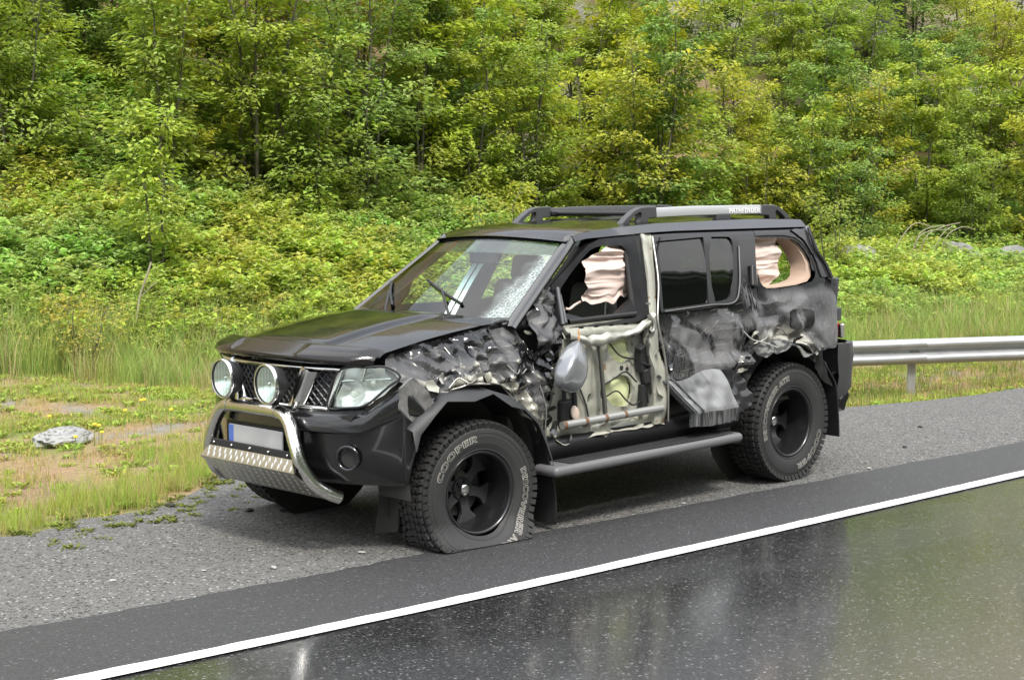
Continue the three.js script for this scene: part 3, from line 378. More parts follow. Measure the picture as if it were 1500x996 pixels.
// windscreen
const screen = (u, v, o = 0) => [lerp(.415, 1.029, v) - lerp(.14, .075, v) * (1 - u * u) - o * .6, lerp(1.228, 1.673, v) + lerp(-.012, .028, v) * (1 - u * u) + o * .8, u * lerp(.722, .568, v)];
{
  const patch = (u0, u1, v0, v1, o, n = 16) => { const rows = []; for (let j = 0; j <= n; j++) { const r = []; for (let i = 0; i <= n; i++) r.push(screen(lerp(u0, u1, i / n), lerp(v0, v1, j / n), o)); rows.push(r); } return loft(rows); };
  const w = part('windscreen', patch(-1, 1, 0, 1, 0), clearGlass);
  part('frit_band', [patch(-1, 1, .955, 1.0, -.004), patch(-1, 1, 0, .05, -.004), patch(-1, -.965, 0, 1, -.004), patch(.965, 1, 0, 1, -.004)], blackTrim, w);
  part('shade_band', patch(-.96, .96, .80, .955, -.006), phys({ color: rgb(.10, .30, .32), transmission: 1, thickness: 0, roughness: 0 }), w);
  // crushed glass along the driver's pillar: crazed white cracks in the laminate
  const n = 384, seedsN = 26, crack = tex(n, n, (i, j) => { const u = i / n, v = j / n; let a = 9, b = 9; for (const [f, wgt] of [[26, 1], [60, .8]]) { const X = u * f * .45, Y = v * f, ci = Math.floor(X), cj = Math.floor(Y); let A = 9, B = 9; for (let q = -1; q < 2; q++) for (let p = -1; p < 2; p++) { const d = Math.hypot(ci + p + hash(ci + p, cj + q, f) - X, cj + q + hash(ci + p, cj + q, f + 1) - Y); if (d < A) { B = A; A = d; } else if (d < B) B = d; } if ((B - A) / wgt < a) a = (B - A) / wgt; } const edge = sstep(.62, 1, u + (fbm(u * 6, v * 6, 4, 3) - .5) * .35 + (1 - v) * .30 - .06), ray = sstep(.93, 1, 1 - Math.abs(2 * fbm((u - v * .45) * 30, v * 3, 66, 2) - 1)) * edge; const al = clamp(edge * (.28 + .72 * sstep(.16, .02, a)) + ray * .6); return [.70, .80, .79, al * .62]; }, true, false);
  part('crazed_glass', patch(.40, .985, .03, .80, .004, 24), std({ map: crack, transparent: true, roughness: .5 }), w);
  for (const [pu, mu, mv, a0, a1] of [[.52, .10, .30, [-.26, .42], [.45, .17]], [-.30, -.66, .235, [-.90, .37], [-.40, .10]]]) { // arms and blades parked across the glass
    const g = group('wiper');
    part('arm', tube([screen(pu, -.06, .02), screen(lerp(pu, mu, .35), mv * .3, .034), screen(mu, mv, .026)], .009, 14, 6), blackTrim, g);
    part('blade', tube([screen(...a0, .010), screen(lerp(a0[0], a1[0], .5), lerp(a0[1], a1[1], .5), .018), screen(...a1, .010)], .011, 14, 5), rubber, g);
  }
}
// bonnet with raised centre, cowl, stone guard
const hoodP = (u, v) => {
  const a = Math.abs(u), xf = front(u * .69) + .045, xr = .40 - .145 * (1 - u * u), x = lerp(xf, xr, v), zz = u * lerp(.69, .735, v), e = hoodEdge(lerp(-.60, .405, v));
  const rid = lerp(.52, .44, v), k = sstep(rid + .035, rid - .035, a);
  return [x, e + .030 * (1 - a ** 2.2) + .022 * k * sstep(0, .15, v) * sstep(1.05, .8, v) - .035 * (1 - sstep(0, .10, v)), zz];
};
{
  const rows = []; for (let j = 0; j <= 40; j++) { const r = []; for (let i = 0; i <= 64; i++) r.push(hoodP(i / 32 - 1, j / 40)); rows.push(r); }
  const lip = rows[0].map(([x, y, z]) => [x + .02, y - .05, z * .99]), le = rows.map((r) => { const q = r[64]; return [q[0], q[1] - .035, q[2] - .012]; }), le2 = rows.map((r) => r[64]);
  part('bonnet', [loft([lip, ...rows], (q) => [q[0] / .5, q[2] / .5]), loft([le, le2]), mirror(loft([le, le2]))], wetPaint);
  part('cowl', loft([0, 1].map((v) => { const r = []; for (let i = 0; i <= 20; i++) { const u = i / 10 - 1; r.push(v ? [.44 - .14 * (1 - u * u), 1.222, u * .73] : [.37 - .145 * (1 - u * u), 1.20, u * .745]); } return r; })), blackTrim);
  const dr = []; for (const [o, y, k] of [[.035, 1.035, 0], [-.028, 1.040, 0], [-.045, 1.062, 0], [-.030, 1.090, .5], [.02, 1.115, 1], [.075, 1.132, 1], [.10, 1.133, 1]]) { const r = []; for (let i = 0; i <= 72; i++) { const u = i / 36 - 1, z = u * .735, a = Math.abs(u), end = sstep(.90, 1, a), dip = k * .020 * sstep(.06, .10, a > .5 ? .5 - 0 : .5 - a) * (a < .46 ? 1 : 0) * sstep(.46, .42, a); r.push([front(z * .97) + o + .05 * end * (o < 0 ? 1 : .3), y + .028 * (1 - a * a) * .6 - .012 * end * k - dip * (o < .06 ? 1 : 0), z]); } dr.push(r); }
  part('stone_guard', loft(dr, (q) => [q[0] / .5, q[2] / .5]), phys({ color: rgb(.012, .010, .010), roughness: .14, bumpMap: beads, bumpScale: .0003 }));
}
// grille with diagonal wires, chrome V struts
{
  const g = group('grille'), bar = (pts, w, h, o) => { const r0 = [], r1 = [], r2 = [], r3 = []; pts.forEach(([y, z], i) => { const a = pts[Math.max(0, i - 1)], b = pts[Math.min(pts.length - 1, i + 1)], dy = b[0] - a[0], dz = b[1] - a[1], l = Math.hypot(dy, dz), ny = dz / l, nz = -dy / l, q = (s, d) => { const yy = y + ny * s, zz = z + nz * s; return [front(zz) - o + d, yy, zz]; }; r0.push(q(-w / 2, h)); r1.push(q(-w / 2 * .7, 0)); r2.push(q(w / 2 * .7, 0)); r3.push(q(w / 2, h)); }); return loft([r0, r1, r2, r3]); };
  const line = (y0, z0, y1, z1, n = 14) => span(0, 1, 1 / n).map((t) => [lerp(y0, y1, t), lerp(z0, z1, t)]);
  part('surround', [bar(line(1.022, -.575, 1.022, .575, 30), .026, .03, .014), bar(line(.805, -.50, .805, .50, 30), .028, .03, .018), bar(line(.80, .487, 1.03, .568), .018, .03, .012), bar(line(.80, -.487, 1.03, -.568), .018, .03, .012)], chrome, g);
  for (const s of [1, -1]) part('strut', bar(line(.80, s * .265, 1.018, s * .375), .088, .045, .026), chrome, g);
  part('emblem_bar', bar(line(.80, -.09, .80, .09), .05, .03, .03), chrome, g);
  const wires = [], lim = (y, z) => y > .815 && y < 1.012 && (Math.abs(z) < .50 + (y - .81) * .3);
  for (let c = -1.2; c < 1.2; c += .048) for (const s of [1, -1]) { let run = []; const flush = () => { if (run.length > 1) wires.push(bar(run, .009, .012, -.028)); run = []; }; for (let t = 0; t <= 1.0001; t += .1) { const y = lerp(.812, 1.014, t), z = c + s * (y - .91) * .95; if (Math.abs(z) < .56 && lim(clamp(y, .816, 1.011), z)) run.push([y, z]); else flush(); } flush(); }
  const wm = part('wire_mesh', wires, std({ color: rgb(.05, .052, .056), roughness: .35, metalness: .4 }), g); wm.userData.kind = 'stuff';
  const back = []; for (const y of [.79, 1.04]) { const r = []; for (let i = 0; i <= 24; i++) { const z = lerp(-.60, .60, i / 24); r.push([front(z) + .075, y, z]); } back.push(r); } part('radiator', loft(back), std({ color: rgb(.15, .15, .15), metalness: .5, roughness: .6 }), g);
}
// headlamps
for (const s of [1, -1]) {
  const g = group('headlamp'), poly = [[.575, 1.024], [.70, 1.038], [.80, 1.036], [.847, .985], [.80, .935], [.688, .828], [.60, .814], [.497, .812]], mp = (o, c) => (z, y) => [front(z) - o + c * ((y - .92) ** 2) * 2, y, z * s];
  const fix = (q) => q;
  part('reflector', sheet(poly, (z, y) => { const a = Math.hypot(z - .60, y - .895), b = Math.hypot(z - .70, y - .93); return [front(z) + .075 - .05 * sstep(.03, .085, Math.min(a, b)) - (hash(Math.round(z * 40), 3) - .5) * .012, y, z * s]; }, { res: .016 }), std({ color: rgb(.88, .88, .88), metalness: .8, roughness: .32 }), g);
  part('bulb', [at(new THREE.SphereGeometry(.022, 14, 10), front(.60) + .045, .885, s * .60), at(new THREE.SphereGeometry(.017, 14, 10), front(.70) + .04, .945, s * .70)], phys({ color: rgb(.9, .9, .88), transmission: .7, thickness: 0, roughness: .1 }), g);
  part('divider', [rod([front(.545) + .03, .955, s * .545], [front(.79) + .03, .972, s * .79], .007), rod([front(.655) + .03, .955, s * .655], [front(.675) + .03, 1.03, s * .675], .009)], chrome, g);
  part('lens', sheet(poly, mp(.012, .4), { res: .04 }), clearGlass, g);
  const rim = smoothPoly(poly, 0).map(([z, y]) => [front(z) - .008, y, z * s]); part('rim', tube([...rim], .007, 60, 5, true), blackTrim, g);
}
// bumper
const bumpPlan = []; for (let k = 0; k <= 60; k++) { const t = k / 60; if (t < .8) { const z = lerp(0, .86, t / .8); bumpPlan.push([front(z) - .03, z]); } else { const q = (t - .8) / .2; bumpPlan.push([lerp(front(.86) - .03, -.40, q), .86 + .066 * Math.sin(q * Math.PI / 2)]); } }
{
  const prof = [[1.0, .03], [.97, .02], [.94, .0], [.90, -.018], [.87, -.026], [.80, -.03], [.72, -.034], [.70, -.030], [.685, -.012], [.45, -.006], [.25, .0], [.08, .03], [0, .085]]; // height share, set-back
  const half = (s) => prof.map(([h, o]) => bumpPlan.map(([x, z], k) => { const t = k / 60, top = table([[0, .805], [.55, .805], [.66, .812], [.76, .90], [.83, .965], [.88, .93], [1, .80]])(t), bot = table([[0, .40], [.5, .385], [.8, .385], [.86, .40], [.93, .55], [1, .70]])(t), y = lerp(bot, top, h), n = sstep(.7, .95, t); return [x + o * (1 - n * .8) + (t > .82 ? (1 - h) * -.02 : 0), y, s * (z - n * o * .5 + .0)]; }));
  part('front_bumper', [loft(half(1)), mirror(loft(half(1)))], phys({ color: rgb(.007, .007, .008), roughness: .2, clearcoat: .8, clearcoatRoughness: .06, bumpMap: beads, bumpScale: .0005 }));
  const inlet = []; for (const [y, o] of [[.70, -.046], [.42, -.046]]) { const r = []; for (let i = 0; i <= 16; i++) { const z = lerp(-.36, .36, i / 16); r.push([front(z) - .03 + o + .02, y, z]); } inlet.push(r); } part('intake', loft(inlet), blackTrim);
  for (const s of [1, -1]) { const g = group('fog_lamp'), fx = front(.63) - .055, a = s * .42; const q = new THREE.TorusGeometry(.064, .010, 10, 30).rotateY(Math.PI / 2); part('ring', at(q, fx + .005, .545, s * .635, 0, a, 0), blackPaint, g); part('recess', at(new THREE.CylinderGeometry(.058, .048, .06, 28, 1, true).rotateZ(Math.PI / 2), fx + .03, .545, s * .625, 0, a, 0), blackPaint, g); part('cover', at(new THREE.CircleGeometry(.05, 24).rotateY(-Math.PI / 2), fx + .018, .545, s * .632, 0, a, 0), darkIn, g); }
  part('washer_cover', sheet([[.60, .775], [.69, .79], [.66, .745]], (z, y) => [front(z) - .064 - (y - .745) * .1, y, z], { res: .05, back: [.02, 0, 0] }), darkIn);
  part('corner_scrape', sheet(ragged([[-.545, .93], [-.47, .985], [-.395, .90], [-.36, .845], [-.415, .745], [-.49, .75], [-.555, .815]], .014, .03, 8), (x, y) => [x, y, .93 + .012 * Math.sin(x * 30) + (vnoise(x * 20, y * 20, 3) - .5) * .02 - Math.max(0, -.44 - x) * .35], { res: .02, back: [0, 0, -.02], uv: (x, y) => [x * 3, y * 3] }), std({ map: tex(128, 128, (i, j) => { const t = .07 + .11 * vnoise(i / 4, j / 9, 5) * hash(i, j, 1) + .03; return [t, t, t * .97]; }), roughness: .7 }));
}
// number plate, characters unreadable in the photograph
part('number_plate', [box(.012, .112, .52, -.872, .612, .005, .005)], std({ color: rgb(.50, .50, .50), roughness: .4 }));
part('plate_band', box(.006, .104, .045, -.878, .612, -.232, .002), std({ color: rgb(.10, .18, .55), roughness: .4 }));
// bull bar, checker plate, spot lamps
{
  const g = group('bull_bar');
  const pts = [[-.70, .318, -.545], [-.76, .345, -.53], [-.83, .40, -.495], [-.885, .50, -.455], [-.895, .62, -.405], [-.885, .725, -.345], [-.880, .768, -.285], [-.880, .778, -.20], [-.880, .778, 0]]; const full = [...pts, ...pts.slice(0, -1).reverse().map(([x, y, z]) => [x, y, -z])];
  part('tube', tube(full, .037, 120, 16), std({ color: rgb(.72, .71, .68), metalness: 1, roughness: .12, bumpMap: beads, bumpScale: .0004 }), g);
  for (const s of [1, -1]) part('weld_ring', at(new THREE.TorusGeometry(.037, .0025, 6, 24).rotateY(Math.PI / 2).rotateY(Math.PI / 2), -.880, .777, s * .235), steel, g);
  const A = [-.915, .535], B = [-.945, .468], C = [-.745, .305], w = (t) => lerp(.40, .50, t);
  const P = (t, u) => t < .28 ? [lerp(A[0], B[0], t / .28), lerp(A[1], B[1], t / .28), u * lerp(.405, .465, t / .28)] : [lerp(B[0], C[0], (t - .28) / .72), lerp(B[1], C[1], (t - .28) / .72), u * lerp(.465, .50, (t - .28) / .72)];
  const rows = [], rows2 = []; for (const t of [0, .14, .27, .29, .6, 1]) { const r = [], q = []; for (let i = 0; i <= 20; i++) { const p = P(t, i / 10 - 1); r.push(p); q.push([p[0] + .012, p[1] + .006, p[2]]); } rows.push(r); rows2.push(q); }
  const alu = std({ color: rgb(.66, .65, .60), metalness: 1, roughness: .3 }); const pl = part('skid_plate', [loft(rows), loft(rows2)], alu, g);
  const dia = []; for (const [t0, t1, nr] of [[.03, .25, 2], [.33, .97, 5]]) for (let r = 0; r < nr; r++) for (let c = 0; c < 15; c++) { const t = lerp(t0, t1, (r + .5) / nr), u = (c + .5 + (r % 2) * .5) / 15.5 * 2 - 1, p = P(t, u), a = P(t + .001, u), n = V(a[0] - p[0], a[1] - p[1], 0).normalize(), nn = V(n.y, -n.x, 0); const o = new THREE.OctahedronGeometry(.5, 0); const up = t < .28 ? n : n; const M = new THREE.Matrix4().makeBasis(up.clone().multiplyScalar(.042), V(0, 0, .027), nn.clone().multiplyScalar(.008)); dia.push(o.applyMatrix4(M.setPosition(p[0], p[1], p[2]))); }
  const dm = part('checker_studs', dia, std({ color: rgb(.80, .79, .74), metalness: 1, roughness: .24 }), g); dm.userData.kind = 'stuff';
  part('bolt', [-.36, -.18, 0, .18, .36].map((z) => at(new THREE.SphereGeometry(.009, 8, 6), -.912, .553, z)), steel, g); part('bracket', [box(.02, .05, .80, -.90, .548, 0, .004)], darkIn, g);
  for (const s of [-1, 1]) {
    const l = group('spot_lamp'), lat = (p, m, n) => part(n, at(new THREE.LatheGeometry(p.map(([r, h]) => new THREE.Vector2(r, h)), 36).rotateZ(Math.PI / 2), -.93, .934, s * .215, 0, -.04, 0), m, l);
    lat([[.0001, -.105], [.05, -.10], [.085, -.075], [.104, -.03], [.108, .0], [.108, .012]], blackTrim, 'housing'); lat([[.108, -.004], [.1135, .0], [.1135, .016], [.108, .022], [.102, .018]], chrome, 'bezel');
    lat([[.0001, -.07], [.03, -.066], [.07, -.04], [.101, .004]], std({ color: rgb(.9, .9, .88), metalness: .85, roughness: .28 }), 'reflector'); lat([[.0001, -.055], [.018, -.05], [.02, -.01], [.0001, .0]], std({ color: rgb(.75, .75, .72), metalness: 1, roughness: .2 }), 'bulb_shield');
    part('lens_rib', [-.06, -.03, 0, .03, .06].map((q) => rod([-.934, .934 - Math.sqrt(.095 ** 2 - q * q) , s * .215 + q], [-.934, .934 + Math.sqrt(.095 ** 2 - q * q), s * .215 + q], .004, .004, 6)), clearGlass, l);
    lat([[.0001, .02], [.06, .017], [.104, .010]], clearGlass, 'lens'); part('bracket', [rod([-.88, .79, s * .215], [-.87, .86, s * .215], .016)], blackTrim, l);
  }
}
// ---------- driver's side panels ----------
const fTop = (x) => hoodEdge(x) - .012 + .03 * (x > .25 ? (x - .25) : 0);
const fenderMap = (x, y) => { const t = clamp((fTop(x) - y) / .24), d = archD(x, y, 0, .42); let z = lerp(.752, .915, sm(t) ** .75); const k = sstep(-.62, -.40, x) * sstep(0, .15, t + .08); z += (dentF(x, y) * .085 + .02 * crumple(x, y, 177, 11) * sstep(.75, .55, d)) * k * lerp(.4, 1, sstep(.9, .55, d)) - .02 * k; z -= .05 * sstep(.25, .5, x) * sstep(.7, 1.0, y); return [x + (vnoise(y * 14, x * 14, 5) - .5) * .02, y + (vnoise(x * 14, y * 14, 8) - .5) * .03 * k, z]; };
part('front_wing', sheet(ragged([[-.575, 1.005], [-.545, 1.06], [-.49, 1.098], [-.24, 1.142], [-.03, 1.175], [.19, 1.205], [.36, 1.235], [.44, 1.21], [.475, 1.11], [.49, .95], [.512, .717], [.535, .50], [.47, .54], [.40, .66], [.319, .775], [.19, .885], [.06, .915], [-.068, .920], [-.269, .868], [-.393, .806], [-.43, .86], [-.50, .95]], .018, .05, 31), fenderMap, { res: .0125, crease: .30, uv: sideUV }), wreckPaint);
// rolled and torn lips of the wing
const lip = (pts, r, s, m = tornEdge, n = 'torn_edge', p = car) => part(n, tube(pts.map(([x, y, z], i) => [x + (hash(i, s, 1) - .5) * .014, y + (hash(i, s, 2) - .5) * .018, z + (hash(i, s, 3) - .5) * .02]), r, pts.length * 5, 5), m, p);
lip(span(0, 1, 1 / 14).map((t) => { const x = lerp(-.38, .31, t), y = table([[-.393, .806], [-.269, .868], [-.068, .920], [.06, .915], [.19, .885], [.319, .775]])(x); const q = fenderMap(x, y); return [q[0], q[1] - .004, q[2] + .003]; }), .006, 1);
for (const [q, pts] of [[3, [[.475, 1.11], [.485, 1.03], [.49, .95], [.505, .80], [.515, .717], [.53, .60], [.535, .51]]], [4, [[.24, .985], [.29, .955], [.33, .975], [.37, .945], [.41, .965]]], [5, [[.24, .87], [.29, .83], [.33, .77], [.37, .71]]], [6, [[-.30, .985], [-.25, .96], [-.22, 1.0]]], [7, [[-.12, 1.11], [-.10, 1.06], [-.085, 1.02]]], [8, [[-.20, .92], [-.14, .945], [-.09, .93], [-.03, .95]]]]) lip(pts.map(([x, y]) => { const v = fenderMap(x, y); return [v[0], v[1], v[2] + .004]; }), .0042, q);
// arch liner hanging out under the wing, flap behind the wheel
{
  const arch = [[-.52, .70], [-.47, .765], [-.38, .82], [-.28, .862], [-.10, .882], [.06, .868], [.18, .832], [.30, .765], [.39, .69], [.47, .585], [.52, .46]], sag = [.10, .075, .03, .01, .045, .005, .05, .015, .03, .05, .08];
  const rows = [arch.map(([x, y], i) => [x, y - sag[i] - .01, .985 - .02 * (i % 2)]), arch.map(([x, y]) => [x, y, .955]), arch.map(([x, y]) => [x * .97, y + .012, .88]), arch.map(([x, y]) => [x * .95, y + .01, .55])];
  part('arch_liner', loft(rows), std({ color: rgb(.03, .031, .033), roughness: .55 }));
  part('mud_flap', sheet([[.67, .04], [.93, .035], [.955, .30], [.95, .60], [.80, .66], [.67, .62]], (z, y) => [.47 + .10 * sstep(.6, 0, y) + .015 * Math.sin(z * 20 + y * 6), y, z], { res: .06, back: [.012, 0, 0] }), rubber);
  part('air_deflector', sheet([[.46, .06], [.66, .10], [.67, .36], [.50, .36]], (z, y) => [-.40 + .05 * y, y, z], { res: .08, back: [.012, 0, 0] }), std({ color: rgb(.02, .02, .018), roughness: .8 }));
}
// front door: hinge side, window frame, torn inner panel
{
  const door = group('front_door'), dm = (o, a, s) => (x, y) => { const c = crumple(x, y, s, 6) * a; return [x + c * .3, y, zSide(y) + o + c]; };
  part('hinge_skin', sheet(ragged([[.445, 1.262], [.62, 1.405], [.705, 1.41], [.69, 1.30], [.685, 1.19], [.73, 1.14], [.69, 1.06], [.64, 1.0], [.60, .90], [.615, .80], [.60, .70], [.63, .58], [.665, .50], [.56, .49], [.525, .72], [.49, 1.08]], .022, .035, 51), (x, y) => { const q = dm(-.02, .055, 57)(x, y), c = cabin(x, y); q[0] += c[0] - x; q[2] += c[2] - zSide(y) - .05 * sstep(1.25, .9, y); return q; }, { res: .014, crease: .30, uv: sideUV }), wreckPaint, door);
  part('window_frame', sheet([[.68, 1.195], [.70, 1.415], [.914, 1.538], [1.104, 1.645], [1.228, 1.683], [1.429, 1.697], [1.60, 1.697], [1.622, 1.68], [1.56, 1.50], [1.49, 1.20], [1.33, 1.175], [.76, 1.17]], (x, y) => cabin(x, y, -.012 - .006 * crumple(x, y, 3, 5)), { holes: [smoothPoly([[.745, 1.215], [.755, 1.37], [.79, 1.415], [1.083, 1.605], [1.18, 1.635], [1.308, 1.64], [1.43, 1.632], [1.425, 1.54], [1.345, 1.23]], 1)], res: .035, back: [0, 0, -.045], uv: sideUV }), phys({ color: rgb(.006, .006, .007), roughness: .4, specularIntensity: .6 }), door);
  part('window_seal', tube([[.79, 1.205, .835], [1.04, 1.212, .842], [1.35, 1.222, .862]], .016, 20, 6), rubber, door);
  part('quarter_post', [rod([.74, 1.19, .84], [.81, 1.40, .725], .013), rod([.76, 1.20, .845], [.815, 1.36, .74], .009)], greyTrim, door);
  // inner pressing with beads, access holes closed by pale film
  const press = (x, y) => { let z = zSide(y) - .085; const rib = (v, w) => sstep(w, w * .4, Math.abs(v)); z += .022 * rib(x - .93 - (y - .8) * .05, .05) - .018 * rib(x - 1.10, .03) + .014 * rib(y - .97, .02) * sstep(1.0, 1.05, x); z += .020 * sstep(.62, .57, y) + .012 * rib((x - 1.20) + (y - .75) * .9, .03) + .010 * rib(x - .80 + (y - .7) * .35, .028) - .016 * sstep(.04, .02, Math.hypot(x - .96, y - .72)); z -= .012 * rib(x - 1.36, .035); z += crumple(x, y, 71, 5) * .012; return [x, y, z]; };
  const filmA = smoothPoly([[1.13, 1.085], [1.13, .985], [1.20, .93], [1.31, .92], [1.325, 1.09]], 1), filmB = smoothPoly([[1.085, .79], [1.21, .86], [1.33, .83], [1.365, .76], [1.34, .655], [1.20, .655], [1.13, .70]], 1), slot = smoothPoly([[.92, .70], [.965, .70], [.965, .765], [.92, .765]], 1);
  part('inner_panel', sheet(ragged([[.60, .545], [.68, .51], [.80, .512], [.95, .535], [1.15, .53], [1.40, .53], [1.57, .528], [1.56, .80], [1.50, 1.05], [1.43, 1.13], [1.0, 1.12], [.74, 1.10], [.72, .95], [.66, .80], [.62, .65]], .008, .06, 61), press, { holes: [filmA, filmB, slot], res: .022, back: [0, 0, -.02], uv: (x, y) => [x * 1.2, y * 1.2] }), primer, door);
  const film = std({ color: rgb(.60, .64, .36), roughness: .35 }); for (const f of [filmA, filmB]) part('moisture_film', sheet(f, (x, y) => [x, y, press(x, y)[2] - .022 + .008 * Math.sin(x * 26 + y * 18)], { res: .025 }), film, door);
  for (const [x, y, r] of [[1.245, .895, .014], [1.295, .885, .012], [.845, .60, .013], [.90, .585, .012], [1.07, .60, .016], [.78, .64, .012], [1.42, .62, .014], [1.18, .60, .011], [.86, .93, .014]]) part('hole', at(new THREE.CylinderGeometry(r, r, .006, 14).rotateX(Math.PI / 2), x, y, press(x, y)[2] + .003), darkIn, door);
  part('belt_reinforcement', sheet([[.74, 1.185], [1.43, 1.20], [1.45, 1.15], [1.40, 1.125], [1.0, 1.105], [.75, 1.13]], (x, y) => [x, y, zSide(y) - .035 + .01 * Math.sin(y * 90)], { holes: [.86, .99, 1.12, 1.25, 1.36].map((x) => [[x, 1.158], [x + .045, 1.16], [x + .045, 1.172], [x, 1.17]]), res: .03, back: [0, 0, -.04], uv: (x, y) => [x, y] }), primer, door);
  const tr = []; for (const [o, dz] of [[.030, -.01], [.012, .02], [-.012, .022], [-.03, -.005]]) { const r = []; for (let k = 0; k <= 40; k++) { const x = lerp(.74, 1.50, k / 40), y = table([[.74, 1.13], [.9, 1.085], [1.1, 1.09], [1.3, 1.115], [1.42, 1.155], [1.50, 1.20]])(x); r.push([x, y + o * (.7 + .6 * vnoise(x * 11, 2, 5)) + (vnoise(x * 18, 3, 3) - .5) * .02, zSide(y) - .008 + dz + (vnoise(x * 14, o * 9, 8) - .5) * .035]); } tr.push(r); }
  part('torn_belt_skin', loft(tr), std({ color: rgb(.44, .43, .38), metalness: .55, roughness: .38 }), door);
  const bt = []; for (const [o, dz] of [[.035, 0], [.0, .018], [-.018, .035]]) { const r = []; for (let k = 0; k <= 40; k++) { const x = lerp(.64, 1.60, k / 40), y = table([[.64, .53], [.70, .50], [.85, .505], [.98, .535], [1.3, .528], [1.6, .53]])(x); r.push([x, y + o + (vnoise(x * 16, 7, 5) - .5) * .014, zSide(y) - .07 + dz * 1.5 + (vnoise(x * 13, o * 9 + 4, 8) - .5) * .02]); } bt.push(r); }
  part('torn_bottom_hem', loft(bt), std({ color: rgb(.58, .57, .50), metalness: .4, roughness: .4 }), door);
  part('impact_bar', rod([.665, .605, .90], [1.545, .625, .905], .0235, .0235, 18), std({ map: tex(256, 32, (i, j) => { const t = .34 + .08 * vnoise(i / 9, j / 6, 3); return [t, t, t * .96]; }), metalness: .5, roughness: .45 }), door);
  for (const x of [.68, .86, 1.03, 1.20, 1.53]) part('rust_band', rod([x - .012, lerp(.605, .625, (x - .665) / .88), .9025], [x + .012, lerp(.605, .625, (x - .665) / .88), .9025], .0245, .0245, 18), std({ color: rgb(.16, .085, .05), roughness: .9 }), door);
  part('window_rail', [box(.036, .47, .022, 1.022, .84, .885, .006, 0, 0, .12)], steel, door); part('rail_channel', box(.012, .47, .012, 1.005, .842, .897, .003, 0, 0, .12), darkIn, door);
  for (const c of [[[1.13, 1.06, .84], [1.20, .98, .86], [1.30, .95, .85], [1.40, .94, .86]], [[1.09, .73, .85], [1.18, .76, .86], [1.25, .70, .87], [1.33, .66, .86], [1.45, .70, .86]], [[1.06, .80, .85], [1.15, .84, .87], [1.26, .87, .86], [1.36, .80, .86]], [[.86, .80, .86], [.90, .70, .87], [.93, .62, .865], [.97, .58, .87]], [[.80, 1.05, .86], [.84, .92, .87], [.87, .82, .86]], [[1.40, 1.10, .86], [1.43, .95, .87], [1.42, .80, .87], [1.47, .66, .86]]]) part('cable', tube(c, .0055, 20, 5), rubber, door);
  part('latch', [box(.07, .14, .05, 1.40, .93, .86, .01, 0, .2, .1), box(.05, .09, .06, 1.43, .83, .865, .01, 0, -.3, .2), box(.035, .16, .04, 1.41, .70, .86, .006), box(.06, .05, .05, 1.385, 1.0, .87, .008, .3, .2, .4), rod([1.44, .96, .88], [1.47, .72, .88], .009), rod([1.37, .92, .885], [1.47, .89, .89], .008)], rubber, door);
  part('speaker_housing', [box(.10, .17, .05, .745, .66, .845, .02), rod([.80, .84, .86], [.815, .60, .87], .016), rod([.73, .85, .85], [.735, .60, .86], .012)], rubber, door);
  part('broken_clip', at(new THREE.SphereGeometry(.032, 10, 8).scale(1, 1.5, .6), .79, .665, .885, 0, 0, .3), std({ color: rgb(.62, .50, .42), roughness: .5 }), door);
  part('orange_wire', tube([[.80, 1.16, .905], [.805, 1.12, .91], [.795, 1.08, .905]], .004, 8, 5), std({ color: rgb(.65, .28, .06), roughness: .6 }), door);
  // mirror torn off its foot and hanging by the wires
  const mg = group('door_mirror', door); { const ring = [[-.160, .004, .003], [-.155, .050, .035], [-.135, .082, .062], [-.09, .102, .080], [-.03, .108, .085], [.03, .102, .078], [.09, .082, .060], [.135, .052, .038], [.165, .022, .018], [.172, .003, .002]].map(([y, a, b]) => span(0, 1, 1 / 28).map((t) => { const u = t * 6.2832, q = (v) => Math.sign(v) * Math.abs(v) ** .40; return [a * q(Math.cos(u)) + y * .12, y, b * (Math.sin(u) > 0 ? q(Math.sin(u)) : .45 * q(Math.sin(u)))]; })); const body = loft(ring); part('mirror_shell', at(body, .70, .955, .935, 0, .25, -.50), phys({ color: rgb(.26, .27, .28), metalness: .5, roughness: .2, clearcoat: .6, clearcoatRoughness: .1 }), mg); part('mirror_seam', at(tube([[-.075, -.03, .05], [-.02, -.05, .078], [.05, -.04, .065], [.078, -.02, .03]], .003, 16, 5), .70, .955, .935, 0, .25, -.42), darkIn, mg); part('mirror_foot', [box(.06, .10, .06, .785, .90, .89, .012, .3, .3, .5), tube([[.74, 1.06, .90], [.77, 1.10, .88], [.76, 1.14, .87]], .012, 10, 6)], rubber, mg); }
}
const quarterMap = (x, y) => { const k = sstep(1.32, 1.18, y), c = crumple(x * .9, y, 141, 4.5), a = archD(x, y, 2.80, .48); return [x, y + .02 * k * (vnoise(x * 9, y * 9, 3) - .5), zSide(y) - .015 - k * .03 * sstep(.3, 0, Math.abs(x - 2.75)) + k * c * .045 * sstep(3.4, 3.0, x) + k * .06 * crumple(x, y, 151, 7) * sstep(.72, .5, a)]; };
